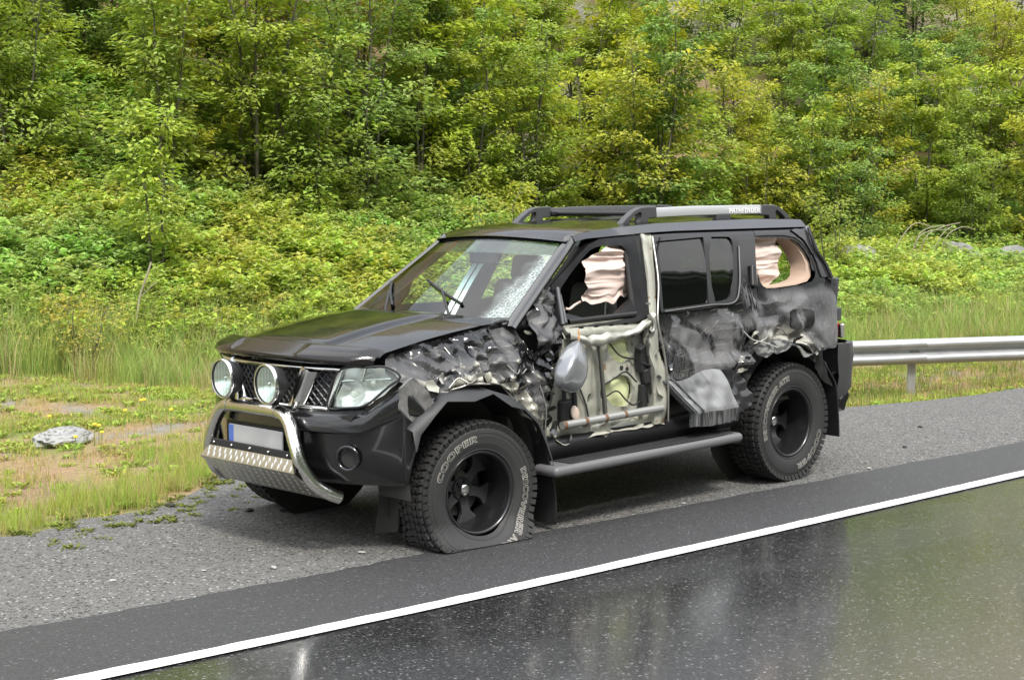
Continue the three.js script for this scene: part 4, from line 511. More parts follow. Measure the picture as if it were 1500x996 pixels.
// ragged shards standing off the torn edges
{ const q = rng(808), mats = [wreckPaint, primer, tornEdge, blackPaint, primer]; const spots = [[.60, 1.34], [.63, 1.22], [.66, 1.12], [.60, 1.02], [.585, .92], [.60, .80], [.59, .70], [.62, .60], [.70, 1.13], [.80, 1.10], [.95, 1.085], [1.12, 1.09], [1.30, 1.11], [1.44, 1.16], [1.47, 1.26], [1.44, 1.06], [1.49, .95], [1.53, .84], [1.55, .72], [1.56, .62], [.76, .515], [1.05, .53], [1.35, .525], [1.58, 1.10], [1.60, 1.0], [1.62, .90], [1.64, .80], [.50, 1.0], [.52, .86], [.53, .70], [.46, 1.16], [2.40, .96], [2.47, 1.03], [2.34, .88], [2.27, .80], [2.55, .99], [2.95, .95], [3.08, .86], [-.36, .93], [-.22, .955], [-.05, .96], [.10, .945], [.22, .915]];
  spots.forEach(([x, y], k) => { const n = 5 + Math.floor(q() * 3), R = lerp(.022, .062, q()), el = lerp(1, 2.4, q()), an = q() * 3.14, pl = []; for (let i = 0; i < n; i++) { const a = i / n * 6.283, r = R * lerp(.45, 1.15, q()), px = Math.cos(a) * r * el, py = Math.sin(a) * r / el; pl.push([x + px * Math.cos(an) - py * Math.sin(an), y + px * Math.sin(an) + py * Math.cos(an)]); } const tx = (q() - .5) * 2.2, ty = (q() - .5) * 2.2, c = cabin(x, y), z0 = x < .45 ? fenderMap(x, y)[2] + .012 : x > 2.2 ? quarterMap(x, y)[2] + .015 : c[2] - .025 - (x < .62 ? .04 : 0); part('torn_shard', sheet(pl, (u, v) => [u + c[0] - x, v, z0 + Math.max(0, (u - x) * tx + (v - y) * ty) * .8 + crumple(u, v, 300 + k, 14) * .012], { res: .012, back: [.001, 0, -.003], uv: k % 5 ? (u, v) => [u * 3, v * 3] : sideUV }), mats[Math.floor(q() * 5)]); }); }
// centre pillar with bare sheet
part('centre_pillar', sheet([[1.600, 1.70], [1.645, 1.715], [1.715, 1.70], [1.62, 1.40], [1.515, 1.165], [1.53, 1.02], [1.575, .80], [1.60, .53], [1.49, .525], [1.47, .80], [1.43, 1.03], [1.455, 1.165], [1.53, 1.40]], (x, y) => [x, y, zSide(y) - .012 + .018 * Math.sin((x - 1.45 + (y - 1.1) * -.2) * 40) * .5 + crumple(x, y, 81, 5) * .022], { res: .02, back: [0, 0, -.05], uv: (x, y) => [x * 1.3, y * 1.3] }), primer);
lip([[1.70, 1.69], [1.61, 1.40], [1.51, 1.17], [1.525, 1.02], [1.57, .80], [1.595, .54]].map(([x, y]) => [x, y, zSide(y) + .006]), .006, 21);
lip([[1.44, 1.22], [1.47, 1.17], [1.45, 1.12], [1.42, 1.10]].map(([x, y]) => [x, y, zSide(y) + .012]), .014, 22);
part('pillar_trim', [rod([1.44, 1.22, .82], [1.56, 1.66, .67], .03), rod([1.36, 1.24, .83], [1.45, 1.62, .69], .016)], darkIn);
// rear door
const rearMap = (x, y) => { const k = sstep(1.24, 1.12, y), c = dentR(x, y); return [x, y, zSide(y) - .015 - k * .035 * sstep(.35, 0, Math.abs(x - 2.0)) * sstep(.25, .0, Math.abs(y - .98)) + k * c * .040 + .016 * k * sstep(1.66, 1.54, x) * crumple(x, y, 5, 5)]; };
const g1 = [[1.735, 1.655], [2.19, 1.671], [2.055, 1.248], [1.604, 1.234]], g2 = smoothPoly([[2.232, 1.670], [2.40, 1.668], [2.472, 1.664], [2.47, 1.60], [2.335, 1.338], [2.28, 1.27], [2.20, 1.258], [2.098, 1.250]], 1);
{
  const door = group('rear_door');
  part('door_skin', sheet(ragged([[1.725, 1.712], [2.755, 1.712], [2.72, 1.60], [2.585, 1.286], [2.55, 1.16], [2.493, 1.06], [2.338, .943], [2.229, .817], [2.15, .73], [1.90, .775], [1.65, .79], [1.585, .80], [1.555, .92], [1.53, 1.17], [1.57, 1.26]], .006, .06, 41), rearMap, { holes: [g1, g2], res: .017, crease: .16, uv: sideUV }), wreckPaint, door);
  const wf = smoothPoly([[1.715, 1.675], [1.95, 1.688], [2.48, 1.690], [2.545, 1.655], [2.53, 1.58], [2.40, 1.305], [2.33, 1.237], [2.20, 1.225], [1.585, 1.208], [1.575, 1.23]], 1);
  part('window_surround', sheet(wf, (x, y) => left(x, y, -.004), { holes: [g1, g2], res: .04, back: [0, 0, -.03] }), phys({ color: rgb(.014, .014, .015), roughness: .25 }), door);
  for (const q of [g1, g2]) part('tinted_glass', sheet(q, (x, y) => left(x, y, -.022 + .020 * Math.sin((y - 1.23) * 7)), { res: .08 }), tintGlass, door);
  part('weather_strip', tube([[1.60, 1.222, .878], [2.05, 1.238, .872], [2.32, 1.25, .866], [2.40, 1.34, .834], [2.52, 1.60, .732]], .006, 40, 6), std({ color: rgb(.10, .10, .10), roughness: .4 }), door);
  part('door_handle', [box(.05, .16, .03, 2.585, 1.40, zSide(1.40) - .002, .012, -.36, 0, -.36)], blackTrim, door);
  // foot of the door bent out like an apron
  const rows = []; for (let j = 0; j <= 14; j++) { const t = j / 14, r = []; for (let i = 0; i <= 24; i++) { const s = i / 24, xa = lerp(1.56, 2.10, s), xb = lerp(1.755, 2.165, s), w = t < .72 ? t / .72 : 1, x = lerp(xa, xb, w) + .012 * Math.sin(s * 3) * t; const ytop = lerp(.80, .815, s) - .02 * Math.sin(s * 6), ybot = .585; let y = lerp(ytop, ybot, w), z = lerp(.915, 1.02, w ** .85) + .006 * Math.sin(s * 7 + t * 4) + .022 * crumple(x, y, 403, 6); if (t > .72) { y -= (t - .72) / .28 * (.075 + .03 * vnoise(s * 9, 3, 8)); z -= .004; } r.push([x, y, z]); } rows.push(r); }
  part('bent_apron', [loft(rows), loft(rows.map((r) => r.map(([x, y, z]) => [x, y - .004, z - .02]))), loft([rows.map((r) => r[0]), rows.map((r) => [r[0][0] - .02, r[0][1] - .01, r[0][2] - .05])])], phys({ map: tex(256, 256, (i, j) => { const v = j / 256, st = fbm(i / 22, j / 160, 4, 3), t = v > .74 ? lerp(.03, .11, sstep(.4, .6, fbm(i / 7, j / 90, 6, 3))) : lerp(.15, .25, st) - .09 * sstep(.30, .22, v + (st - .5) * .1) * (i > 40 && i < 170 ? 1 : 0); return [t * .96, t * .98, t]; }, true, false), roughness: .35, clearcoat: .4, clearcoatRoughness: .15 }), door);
  part('door_edge', [tube(rows.map((r) => [r[0][0] - .015, r[0][1], r[0][2] - .015]), .010, 30, 6), tube(rows.map((r) => [r[0][0] + .05, r[0][1] + .004, r[0][2] + .004]), .006, 30, 6)], greyTrim, door);
}
// rear quarter
const qwin = smoothPoly([[2.70, 1.655], [2.80, 1.668], [3.155, 1.660], [3.26, 1.60], [3.315, 1.49], [3.30, 1.38], [3.20, 1.325], [2.73, 1.305], [2.655, 1.34], [2.66, 1.42]], 1);
part('rear_quarter', sheet(ragged([[2.765, 1.712], [3.35, 1.712], [3.352, 1.64], [3.435, 1.46], [3.462, 1.293], [3.42, 1.106], [3.405, .92], [3.39, .875], [3.20, .858], [3.09, .835], [3.04, .87], [2.96, .925], [2.85, .955], [2.72, .965], [2.60, .945], [2.50, .915], [2.40, .845], [2.32, .74], [2.235, .79], [2.345, .935], [2.50, 1.052], [2.562, 1.16], [2.595, 1.286], [2.73, 1.60]], .008, .05, 43), quarterMap, { holes: [qwin], res: .017, crease: .16, uv: sideUV }), wreckPaint);
part('quarter_window_trim', sheet(qwin.map(([x, y]) => [x, y]), (x, y) => left(x, y, -.055), { holes: [qwin.map(([x, y]) => [lerp(x, 2.98, .045) + (x > 3.1 ? -.03 : 0), lerp(y, 1.49, .06)])], res: .04, back: [0, 0, -.14] }), std({ color: rgb(.46, .34, .26), roughness: .7 }));
part('broken_glass_edge', sheet(ragged([[2.70, 1.672], [3.16, 1.672], [3.27, 1.61], [3.33, 1.49], [3.315, 1.40], [3.28, 1.42], [3.285, 1.49], [3.22, 1.60], [3.13, 1.638], [2.80, 1.652]], .02, .02, 71), (x, y) => left(x, y, -.022), { res: .03, back: [0, 0, -.004] }), darkIn);
part('side_glass_remnant', sheet(ragged([[3.16, 1.70], [3.335, 1.70], [3.345, 1.64], [3.42, 1.46], [3.44, 1.36], [3.34, 1.37], [3.335, 1.49], [3.27, 1.62]], .012, .03, 72), (x, y) => left(x, y, -.004), { res: .04, back: [0, 0, -.01] }), phys({ color: rgb(.03, .03, .032), roughness: .12 }));
lip([[3.345, 1.70], [3.345, 1.64], [3.36, 1.55], [3.41, 1.46], [3.43, 1.37], [3.45, 1.31]].map(([x, y]) => [x, y, zSide(y) + .004]), .012, 31, rubber, 'torn_seal');
part('fuel_flap', sheet(smoothPoly([[2.905, 1.165], [3.02, 1.162], [3.145, 1.155], [3.135, 1.09], [3.125, 1.025], [3.0, 1.028], [2.885, 1.035], [2.895, 1.10]], 1), (x, y) => { const q = quarterMap(x, y); return [x, y, q[2] + .012]; }, { res: .03, back: [0, 0, -.025] }), std({ map: tex(128, 128, (i, j) => { const s = sstep(.55, .75, fbm(i / 14, j / 50, 5, 3)) * hash(i, j, 2); return [lerp(.012, .16, s)]; }), roughness: .45 }));
lip([[2.52, .955], [2.60, .99], [2.68, 1.04], [2.78, 1.045], [2.86, 1.0], [2.93, .96], [3.0, .90], [3.05, .86]].map(([x, y]) => { const q = quarterMap(x, y); return [q[0], q[1], q[2] + .008]; }), .0045, 32);
{ // flange of the arch folded out over the tyre
  const rows = [[], [], []]; for (let k = 0; k <= 26; k++) { const t = k / 26, x = lerp(2.46, 3.03, t), y = .905 + .065 * Math.sin(t * Math.PI) - .05 * t; rows[0].push([x, y + .03, zSide(y) - .02]); rows[1].push([x, y + (vnoise(x * 15, 4, 8) - .5) * .035, .955 + (vnoise(x * 17, 1, 5) - .5) * .05]); rows[2].push([x, y - .035 + (vnoise(x * 13, 2, 9) - .5) * .07, .99 + (vnoise(x * 12, 6, 5) - .5) * .06]); }
  part('folded_arch_flange', loft(rows), std({ map: tex(256, 64, (i, j) => { const s = fbm(i / 20, j / 12, 3, 4), t = lerp(.015, .16, sstep(.45, .66, s)); return [t, t, t * .92]; }), metalness: .3, roughness: .5 }));
  part('hanging_wire', tube([[2.30, 1.06, .945], [2.38, 1.0, .955], [2.50, .97, .965], [2.62, .93, .98]], .005, 20, 5), std({ color: rgb(.35, .34, .32), roughness: .6 }));
  part('sill_end', sheet(ragged([[2.13, .82], [2.24, .80], [2.33, .74], [2.37, .66], [2.40, .60], [2.30, .56], [2.18, .52], [2.14, .65]], .02, .04, 91), (x, y) => [x, y, .93 + .05 * sstep(.75, .55, y) + crumple(x, y, 7, 7) * .04], { res: .025, back: [0, 0, -.03], uv: sideUV }), phys({ color: rgb(.02, .02, .022), roughness: .22 }));
}
// tail: lamp remnant, tailgate, bumper
{
  const plan = [[3.42, .90], [3.47, .915], [3.54, .91], [3.62, .875], [3.71, .80], [3.77, .66], [3.80, .45], [3.81, 0]], full = [...plan, ...plan.slice(0, -1).reverse().map(([x, z]) => [x, -z])];
  const crv = new THREE.CatmullRomCurve3(full.map(([x, z]) => V(x, 0, z))).getPoints(70), rows = [[.90, -.05], [.89, .0], [.80, .012], [.66, .02], [.57, .0], [.50, -.06]].map(([y, o]) => crv.map((p) => { const k = 1 + o / 3.2, c = crumple(p.x + p.z, y, 19, 4) * (p.z > .55 ? .035 : 0); return [p.x + o * (p.x > 3.5 ? 1 : .2) + c, y, p.z * k + c * .6]; }));
  part('rear_bumper', loft(rows), std({ color: rgb(.045, .045, .047), roughness: .5 }));
  part('tailgate', sheet([[-.80, .86], [.80, .86], [.84, 1.15], [.80, 1.32], [.64, 1.72], [-.64, 1.72], [-.80, 1.32], [-.84, 1.15]], (z, y) => [3.60 - .12 * (z / .84) ** 2 - Math.max(0, y - 1.25) * .22, y, z], { holes: [smoothPoly([[-.66, 1.28], [.66, 1.28], [.54, 1.66], [-.54, 1.66]], 1)], res: .09, back: [-.05, 0, 0] }), blackPaint);
  part('tail_lamp', [box(.05, .10, .06, 3.475, .985, .865, .015, 0, .3, 0)], phys({ color: rgb(.55, .01, .015), roughness: .12, transmission: .25, thickness: 0 }));
  part('lamp_socket', [box(.04, .34, .05, 3.46, 1.19, .83, .01, .1, .3, .05), box(.05, .09, .05, 3.475, 1.10, .85, .01), rod([3.47, 1.30, .84], [3.50, 1.26, .85], .006)], greyTrim);
  part('lamp_reflector', box(.03, .10, .04, 3.462, .985, .90, .01, 0, .3, 0), chrome);
  part('mud_flap', sheet([[.66, .24], [.90, .235], [.915, .55], [.90, .78], [.66, .78]], (z, y) => [3.38 + .06 * sstep(.7, .2, y) - .12 * sstep(.6, .8, y), y, z], { res: .06, back: [.012, 0, 0] }), rubber);
  for (const l of [sheet(ragged([[3.42, .68], [3.66, .665], [3.70, .52], [3.66, .40], [3.52, .38], [3.46, .42]], .02, .05, 3), (x, y) => [x, y, .80 + crumple(x, y, 9, 5) * .06], { res: .03, back: [0, 0, -.03] }), sheet(ragged([[3.06, .86], [3.22, .85], [3.30, .74], [3.34, .60], [3.24, .66], [3.14, .74]], .02, .04, 4), (x, y) => [x, y, .90 + crumple(x, y, 29, 6) * .05], { res: .03, back: [0, 0, -.02] })]) part('torn_liner', l, std({ color: rgb(.012, .012, .012), roughness: .4 }));
  lip([[3.38, .66, .86], [3.43, .64, .85], [3.47, .58, .85]], .008, 44);
}
// ---------- far side, floor, cabin ----------
{
  const archP = (cx, cy, r, a0, a1) => span(0, 1, 1 / 10).map((t) => { const a = lerp(a0, a1, t); return [cx + r * Math.cos(a), cy + r * Math.sin(a)]; });
  const out = [[-.50, 1.0], [-.24, 1.142], [.19, 1.205], [.42, 1.22], [.60, 1.36], [.95, 1.645], [1.1, 1.69], [1.63, 1.712], [3.35, 1.712], [3.435, 1.46], [3.462, 1.293], [3.40, .90], [3.25, .80], ...archP(2.85, .42, .47, .55, 2.75), [2.35, .50], [.50, .50], ...archP(0, .42, .47, .25, 2.4)];
  const w1 = [[.76, 1.24], [.78, 1.42], [1.083, 1.605], [1.30, 1.645], [1.50, 1.645], [1.42, 1.23]], w2 = [[1.60, 1.235], [1.735, 1.655], [2.47, 1.664], [2.33, 1.30], [2.2, 1.25]], w3 = qwin;
  part('passenger_side', sheet(out, (x, y) => [x < .45 && y > 1.02 ? x : cabin(x, y)[0], y, -(y > 1.02 && x < .45 ? lerp(.752, .915, sm(clamp((fTop(x) - y) / .24)) ** .75) : cabin(x, y)[2])], { holes: [w1, w2, w3], res: .08, back: [0, 0, .05], uv: (x, y) => [x * 2, y * 2] }), blackPaint);
  for (const w of [w1, w2, w3]) part('passenger_window', sheet(w, (x, y) => { const c = cabin(x, y); return [c[0], y, -c[2] + .02]; }, { res: .2 }), phys({ color: rgb(.72, .80, .74), transmission: 1, thickness: 0, roughness: 0 }));
  part('rear_window', sheet(smoothPoly([[-.66, 1.28], [.66, 1.28], [.54, 1.66], [-.54, 1.66]], 1), (z, y) => [3.575 - .12 * (z / .84) ** 2 - Math.max(0, y - 1.25) * .22, y, z], { res: .2 }), phys({ color: rgb(.45, .5, .47), transmission: 1, thickness: 0, roughness: 0 }));
  part('underbody', [box(4.0, .14, 1.16, 1.50, .44, 0, .02), box(1.72, .13, .24, 1.44, .465, .735, .02), box(1.72, .13, .24, 1.44, .465, -.735, .02), box(.92, .52, 1.05, -.08, .74, 0, .05), rod([-.0, .38, -.75], [0, .36, .75], .045), rod([2.85, .40, -.75], [2.85, .40, .75], .05), box(1.2, .35, 1.1, 3.0, .62, 0, .03)], std({ color: rgb(.07, .065, .058), roughness: .9 }));
  part('sill_cover', loft([[.535, .79], [.53, .865], [.47, .885], [.41, .86], [.38, .78]].map(([y, z]) => span(.55, 2.36, .1).map((x) => [x, y + (x - .55) * .008, z]))), std({ color: rgb(.010, .010, .011), roughness: .45 }));
  for (const s of [1, -1]) for (const [cx, r] of [[0, .47], [2.85, .485]]) { const rows = [.58, .72, .86].map((z) => span(0, 1, 1 / 16).map((t) => { const a = lerp(-.25, Math.PI + .25, t); return [cx + r * Math.cos(a), .42 + r * Math.sin(a), z * s]; })); part('wheel_housing', [loft(rows), at(new THREE.CircleGeometry(r, 24), cx, .42, .585 * s)], std({ color: rgb(.04, .039, .037), roughness: .9 })); }
  part('cabin_floor', box(3.0, .03, 1.6, 1.95, .55, 0, .01), std({ color: rgb(.13, .12, .105), roughness: 1 })); part('firewall', box(.05, .62, 1.46, .42, .88, 0, .02), std({ color: rgb(.12, .12, .11), roughness: .9 }));
  part('dashboard', [box(.42, .20, 1.40, .60, 1.10, 0, .06), box(.25, .4, .34, .72, .85, 0, .04)], std({ color: rgb(.028, .028, .029), roughness: .8 }));
  const sw = group('steering_wheel'); part('wheel_rim', at(new THREE.TorusGeometry(.18, .016, 10, 40).rotateY(Math.PI / 2), .92, 1.10, .37, 0, 0, -.4), rubber, sw); part('hub', box(.07, .12, .15, .90, 1.09, .37, .03, 0, 0, -.4), rubber, sw);
  part('mirror', box(.03, .07, .25, .86, 1.56, .02, .02), darkIn);
  const leather = std({ color: rgb(.05, .046, .036), roughness: .75 });
  for (const z of [.37, -.37]) { const st = group('front_seat'); part('cushion', box(.52, .16, .50, 1.18, .78, z, .06, 0, 0, .08), leather, st); part('backrest', box(.15, .62, .48, 1.52, 1.08, z, .06, 0, 0, -.22), leather, st); part('headrest', box(.09, .18, .27, 1.62, 1.46, z, .04, 0, 0, -.2), leather, st); }
  const rs = group('rear_seat'); part('cushion', box(.50, .16, 1.30, 2.05, .80, 0, .06), leather, rs); part('backrest', box(.15, .55, 1.30, 2.38, 1.04, 0, .06, 0, 0, -.22), leather, rs); for (const z of [.4, -.4]) part('headrest', box(.08, .15, .25, 2.46, 1.38, z, .04, 0, 0, -.2), leather, rs);
  part('seat_cover', sheet(ragged([[1.32, 1.16], [1.45, 1.15], [1.47, 1.36], [1.42, 1.30], [1.36, 1.22]], .02, .03, 5), (x, y) => [x, y, .60 + .03 * Math.sin(x * 30)], { res: .03, back: [0, 0, -.01] }), std({ color: rgb(.5, .5, .48), roughness: .9 }));
  part('sky_reflection_strip', [0, 1].map((k) => loft([0, 1].map((w) => span(0, 1, .08).map((t) => { const a = lerp(-.12, 1.0, t); return [lerp(.70, 1.25, t), lerp(1.17, 1.60, t) + .02 * Math.sin(t * 3), lerp(-.16, -.36, t) + (w - .5) * .045 + (k - .5) * .06]; })))), std({ color: rgb(.80, .82, .82), roughness: .8 }));  // added white strips inside the cabin, imitating a bright sky reflection in the windscreen
}
// deployed curtain airbag
{
  const bag = (n, top, bot, x0, x1, z, s) => { const rows = []; for (let j = 0; j <= 90; j++) { const t = j / 90, r = []; for (let i = 0; i <= 40; i++) { const u = i / 40, x = lerp(x0, x1, u), ya = top(x), yb = bot(x), y = lerp(ya, yb, t), f = ridge(x * 3 + 2, y * 14, s), w = .030 * f + .022 * ridge(x * 3.5 + 4, y * 34, s + 5) + .020 * ridge(x * 5 + y * 3, y * 8, s + 2) + .02 * vnoise(x * 9, y * 5, s + 2); r.push([x + .012 * Math.sin(y * 40 + s), y + (t > .8 ? (vnoise(x * 16, 2, s) - .5) * .05 : 0), z - .08 * (1 - t) * 0 + (1 - t) * -.0 + w - Math.max(0, y - 1.5) * .25]); } rows.push(r); } return part(n, loft(rows), std({ color: rgb(.62, .50, .45), roughness: .85 })); };
  const b1 = bag('curtain_airbag', (x) => 1.64 + .0 * x - .35 * Math.max(0, 1.32 - x), (x) => table([[1.05, 1.29], [1.10, 1.285], [1.35, 1.305], [1.52, 1.35]])(x), 1.05, 1.54, .655, 3);
  part('tether', tube([[1.07, 1.30, .66], [1.0, 1.285, .68], [.93, 1.265, .70], [.90, 1.27, .70]], .009, 16, 6), b1.material, b1);
  part('vent_hole', at(new THREE.CylinderGeometry(.011, .011, .01, 12).rotateX(Math.PI / 2), 1.335, 1.455, .70), darkIn, b1);
  const b2 = bag('curtain_airbag', (x) => 1.67, (x) => table([[2.60, 1.38], [2.80, 1.30], [2.92, 1.315], [3.06, 1.42]])(x), 2.58, 3.05, .62, 9);
  part('vent_hole', at(new THREE.CylinderGeometry(.012, .012, .01, 12).rotateX(Math.PI / 2), 2.72, 1.47, .672), darkIn, b2);
}
// side steps
for (const s of [1, -1]) { const g = group('side_step'); part('board', box(1.72, .062, .20, 1.325, .375, s * .95, .030, 0, 0, .012), std({ color: rgb(.13, .13, .135), roughness: .45 }), g); part('tread_pad', box(1.50, .012, .145, 1.36, .408, s * .95, .005, 0, 0, .012), std({ color: rgb(.035, .036, .04), roughness: .4, bumpMap: asphaltBump, bumpScale: .004 }), g); part('tread_joint', tube([[.63, .402, s * 1.015], [2.08, .42, s * 1.015], [2.13, .422, s * .99], [2.13, .422, s * .92]], .004, 30, 5), darkIn, g); part('bracket', [rod([.8, .36, s * .93], [.8, .42, s * .6], .02), rod([1.9, .37, s * .93], [1.9, .42, s * .6], .02)], darkIn, g); }
// ---------- wheels ----------
const font = await new FontLoader().loadAsync('fonts/droid/droid_sans_bold.typeface.json');
const tyreProf = [[.228, -.108], [.245, -.122], [.28, -.134], [.32, -.138], [.355, -.134], [.378, -.124], [.388, -.112], [.392, -.09], [.394, 0], [.392, .09], [.388, .112], [.378, .124], [.355, .134], [.32, .138], [.28, .134], [.245, .122], [.228, .108]];
const wallZ = table(tyreProf.slice(11).map(([r, z]) => [r, z]).reverse());
function tyreGeo() {
  const body = new THREE.LatheGeometry(tyreProf.map(([r, z]) => new THREE.Vector2(r, z)), 96).rotateX(Math.PI / 2), blocks = [];
  const blk = (a, z, w, l, h, tw, r = .396) => { const b = new THREE.BoxGeometry(l, h, w); b.rotateY(tw); b.translate(0, r, z); b.rotateZ(a); return b; };
  const N = 58; for (let k = 0; k < N; k++) { const a = k / N * Math.PI * 2, j = (hash(k, 3) - .5) * .02; blocks.push(blk(a, 0, .034, .034, .020, .35)); for (const s of [1, -1]) { blocks.push(blk(a + .03 + j, s * .045, .034, .030, .020, -s * .5)); blocks.push(blk(a + s * .015, s * .088, .034, .031, .020, s * .25)); const sh = new THREE.BoxGeometry(.029, .042, .017); sh.rotateX(s * .35); sh.translate(0, .376, s * .127); sh.rotateZ(a + .02 + (k % 2) * .004); blocks.push(sh); } }
  const ribs = []; for (const r of [.372, .340]) ribs.push(new THREE.TorusGeometry(r, .0022, 5, 96).translate(0, 0, wallZ(r) + .0005)); ribs.push(new THREE.TorusGeometry(.246, .004, 6, 96).translate(0, 0, wallZ(.246)));
  return { body: merge([body, ...ribs]), blocks: merge(blocks.map((b) => b)) };
}
function sideText(str, R, size, a0, gap = 1.5) {                     // outlined letters following the sidewall
  const p = [], ix = [], w = .0034;
  for (const sh of font.generateShapes(str, size)) { const { shape, holes } = sh.extractPoints(4); for (const c of [shape, ...holes]) { const n = c.length; for (let i = 0; i < n; i++) { const a = c[i], b = c[(i + 1) % n], dx = b.x - a.x, dy = b.y - a.y, l = Math.hypot(dx, dy); if (l < 1e-6) continue; const nx = -dy / l * w / 2, ny = dx / l * w / 2, ex = dx / l * w * .3, ey = dy / l * w * .3, o = p.length / 3; for (const [x, y] of [[a.x + nx - ex, a.y + ny - ey], [a.x - nx - ex, a.y - ny - ey], [b.x - nx + ex, b.y - ny + ey], [b.x + nx + ex, b.y + ny + ey]]) { const an = a0 - x * gap / R, r = R + y; p.push(r * Math.cos(an), r * Math.sin(an), wallZ(r) + .0028); } ix.push(o, o + 1, o + 2, o, o + 2, o + 3); } } }
  const g = new THREE.BufferGeometry(); g.setAttribute('position', new THREE.Float32BufferAttribute(p, 3)); g.setIndex(ix); g.computeVertexNormals(); return g;
}
const T0 = tyreGeo();
const tyreMat = std({ color: rgb(.030, .030, .031), roughness: .62, bumpMap: asphaltBump, bumpScale: .0006 }), treadMat = std({ color: rgb(.022, .022, .022), roughness: .75 }), letterMat = std({ color: rgb(.36, .35, .32), roughness: .7 }), rimMat = phys({ color: rgb(.012, .012, .013), roughness: .3, clearcoat: .4, clearcoatRoughness: .2 });
function wheel(x, y, z, side, steer, flat, texts, spin) {
  const w = group('wheel'), M = new THREE.Matrix4().compose(V(x, y, z), new THREE.Quaternion().setFromEuler(new THREE.Euler(0, (side < 0 ? Math.PI : 0) + steer, 0)), V(1, 1, 1));
  const put = (g) => { g = g.clone().applyMatrix4(M); if (flat) { const P = g.attributes.position; for (let i = 0; i < P.count; i++) { const yy = P.getY(i), dz = P.getZ(i) - z; if (yy < .16) { const k = sstep(.16, .0, yy); P.setZ(i, P.getZ(i) + Math.sign(dz) * k * .065 * sstep(.03, .10, Math.abs(dz))); P.setX(i, P.getX(i) + (P.getX(i) - x) * k * .10); P.setY(i, Math.max(yy * lerp(1, .75, k), .006 + Math.max(0, .10 - Math.abs(dz) * .4) * 0 + (yy + .1) * .10)); } } g.computeVertexNormals(); } return g; };
  const t = part('tyre', put(T0.body), tyreMat, w); const tb = part('tread_blocks', put(T0.blocks), treadMat, w); tb.userData.kind = 'stuff';
  for (const [s, a] of texts) part('sidewall_lettering', put(sideText(s, .294, .036, a, s.length > 8 ? 1.25 : 1.75)), letterMat, w);
  const lat = (p, seg = 64) => new THREE.LatheGeometry(p.map(([r, h]) => new THREE.Vector2(r, h)), seg).rotateX(Math.PI / 2);
  const pl = (g) => g.applyMatrix4(M);
  part('rim', pl(merge([lat([[.236, .108], [.2375, .118], [.231, .123], [.222, .119], [.214, .108], [.210, .07], [.200, .0], [.196, -.09], [.20, -.12]])])), rimMat, w);
  const spoke = new THREE.Shape(); spoke.moveTo(-.032, .05); spoke.quadraticCurveTo(-.016, .11, -.030, .15); spoke.quadraticCurveTo(-.045, .175, -.062, .19); spoke.quadraticCurveTo(0, .210, .062, .19); spoke.quadraticCurveTo(.045, .175, .030, .15); spoke.quadraticCurveTo(.016, .11, .032, .05); const sg = new THREE.ExtrudeGeometry(spoke, { depth: .018, bevelEnabled: true, bevelSize: .005, bevelThickness: .006, bevelSegments: 2 });
  for (let k = 0; k < 6; k++) part('spoke', pl(sg.clone().rotateX(-.06).translate(0, 0, -.075).rotateZ(k / 6 * Math.PI * 2 + spin)), std({ color: rgb(.075, .075, .08), roughness: .42, metalness: .4 }), w);
  part('hub', pl(lat([[.0001, -.040], [.058, -.042], [.066, -.05], [.07, -.09]], 32)), std({ color: rgb(.03, .03, .032), roughness: .4 }), w);
  part('hub_cap', pl(lat([[.0001, -.006], [.022, -.008], [.036, -.018], [.040, -.045]], 28)), std({ color: rgb(.75, .75, .75), metalness: 1, roughness: .25 }), w);
  for (let k = 0; k < 6; k++) part('wheel_nut', pl(new THREE.CylinderGeometry(.010, .010, .012, 6).rotateX(Math.PI / 2).translate(.048 * Math.cos(k + .3 + k * .047), .048 * Math.sin(k + .3 + k * .047), -.038)), darkIn, w);
  part('brake_disc', pl(lat([[.0001, -.105], [.16, -.105], [.16, -.12], [.0001, -.12]], 32)), std({ color: rgb(.10, .095, .09), metalness: .7, roughness: .5 }), w);
}
const D = Math.PI / 180;
wheel(0, .300, .805, 1, -5 * D, true, [['COOPER', 163 * D], ['DISCOVERER ATR', 22 * D]], .25);
wheel(2.85, .400, .805, 1, 0, false, [['DISCOVERER ATR', 197 * D], ['COOPER', -14 * D]], .4);
wheel(0, .400, -.805, -1, -5 * D, false, [], 0); wheel(2.85, .400, -.805, -1, 0, false, [], .2);
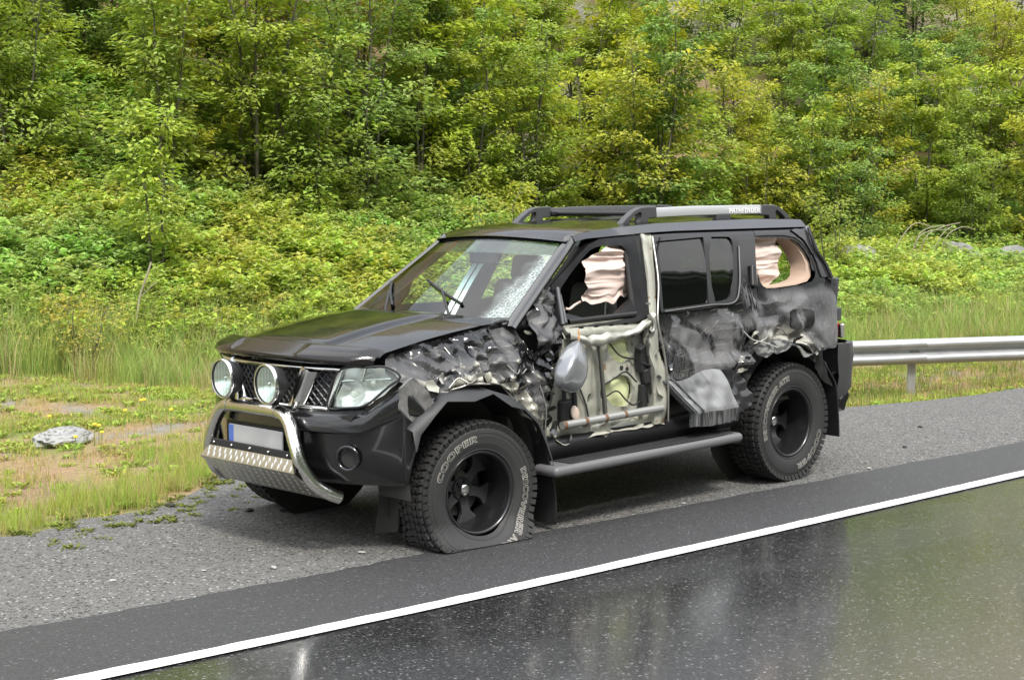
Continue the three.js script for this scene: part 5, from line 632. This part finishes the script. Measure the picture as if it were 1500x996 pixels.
// ---------- roof rack ----------
for (const s of [1, -1]) {
  const g = group('roof_rail'), z = s * .487, silver = s > 0 ? std({ color: rgb(.50, .51, .52), metalness: .55, roughness: .38 }) : greyTrim;
  const railG = loft([[.018, -.030], [.0, -.033], [-.016, -.028], [-.018, .020], [-.006, .030], [.012, .026], [.018, -.030]].map(([dz, dy]) => span(1.80, 3.20, .05).map((x) => [x, 1.832 + dy + .010 * sstep(1.8, 2.4, x), z + dz])));
  part('rail_bar', railG, silver, g);
  const foot = (xs, fl) => { const sh = new THREE.Shape(); const P = (x, y) => [fl ? 5.0 - x : x, y]; const o = [[1.585, 1.745], [1.66, 1.80], [1.73, 1.842], [1.79, 1.862], [1.86, 1.866], [1.935, 1.866], [1.94, 1.806], [1.86, 1.80], [1.845, 1.748]]; o.forEach(([x, y], i) => i ? sh.lineTo(...P(x, y)) : sh.moveTo(...P(x, y))); const h = new THREE.Path(); const hp = smoothPoly([[1.665, 1.768], [1.70, 1.80], [1.76, 1.835], [1.80, 1.838], [1.79, 1.79], [1.77, 1.768]], 1); hp.forEach(([x, y], i) => i ? h.lineTo(...P(x, y)) : h.moveTo(...P(x, y))); sh.holes.push(h); return new THREE.ExtrudeGeometry(sh, { depth: .04, bevelEnabled: true, bevelSize: .006, bevelThickness: .006, bevelSegments: 2 }).translate(0, 0, z - .02); };
  part('foot', foot(0, false), greyTrim, g); part('foot', foot(0, true), greyTrim, g); part('foot', box(.15, .05, .045, 2.64, 1.795, z, .012), greyTrim, g);
  if (s > 0) { const sh = []; const gs = font.generateShapes('PATHFINDER', .036); const tg = new THREE.ExtrudeGeometry(gs, { depth: .0016, bevelEnabled: false, curveSegments: 3 }); part('lettering', tg.scale(1.12, 1, 1).translate(2.69, 1.818, z + .0215), std({ color: rgb(.85, .85, .85), roughness: .5 }), g); }
}
for (const [x, dx] of [[1.98, 0], [2.9, 0]]) { part('cross_bar', [rod([x, 1.825, -.49], [x + .02, 1.825, .49], .016), box(.10, .035, .05, x, 1.825, -.46, .01)], blackTrim); }
renderer.render(scene, camera);
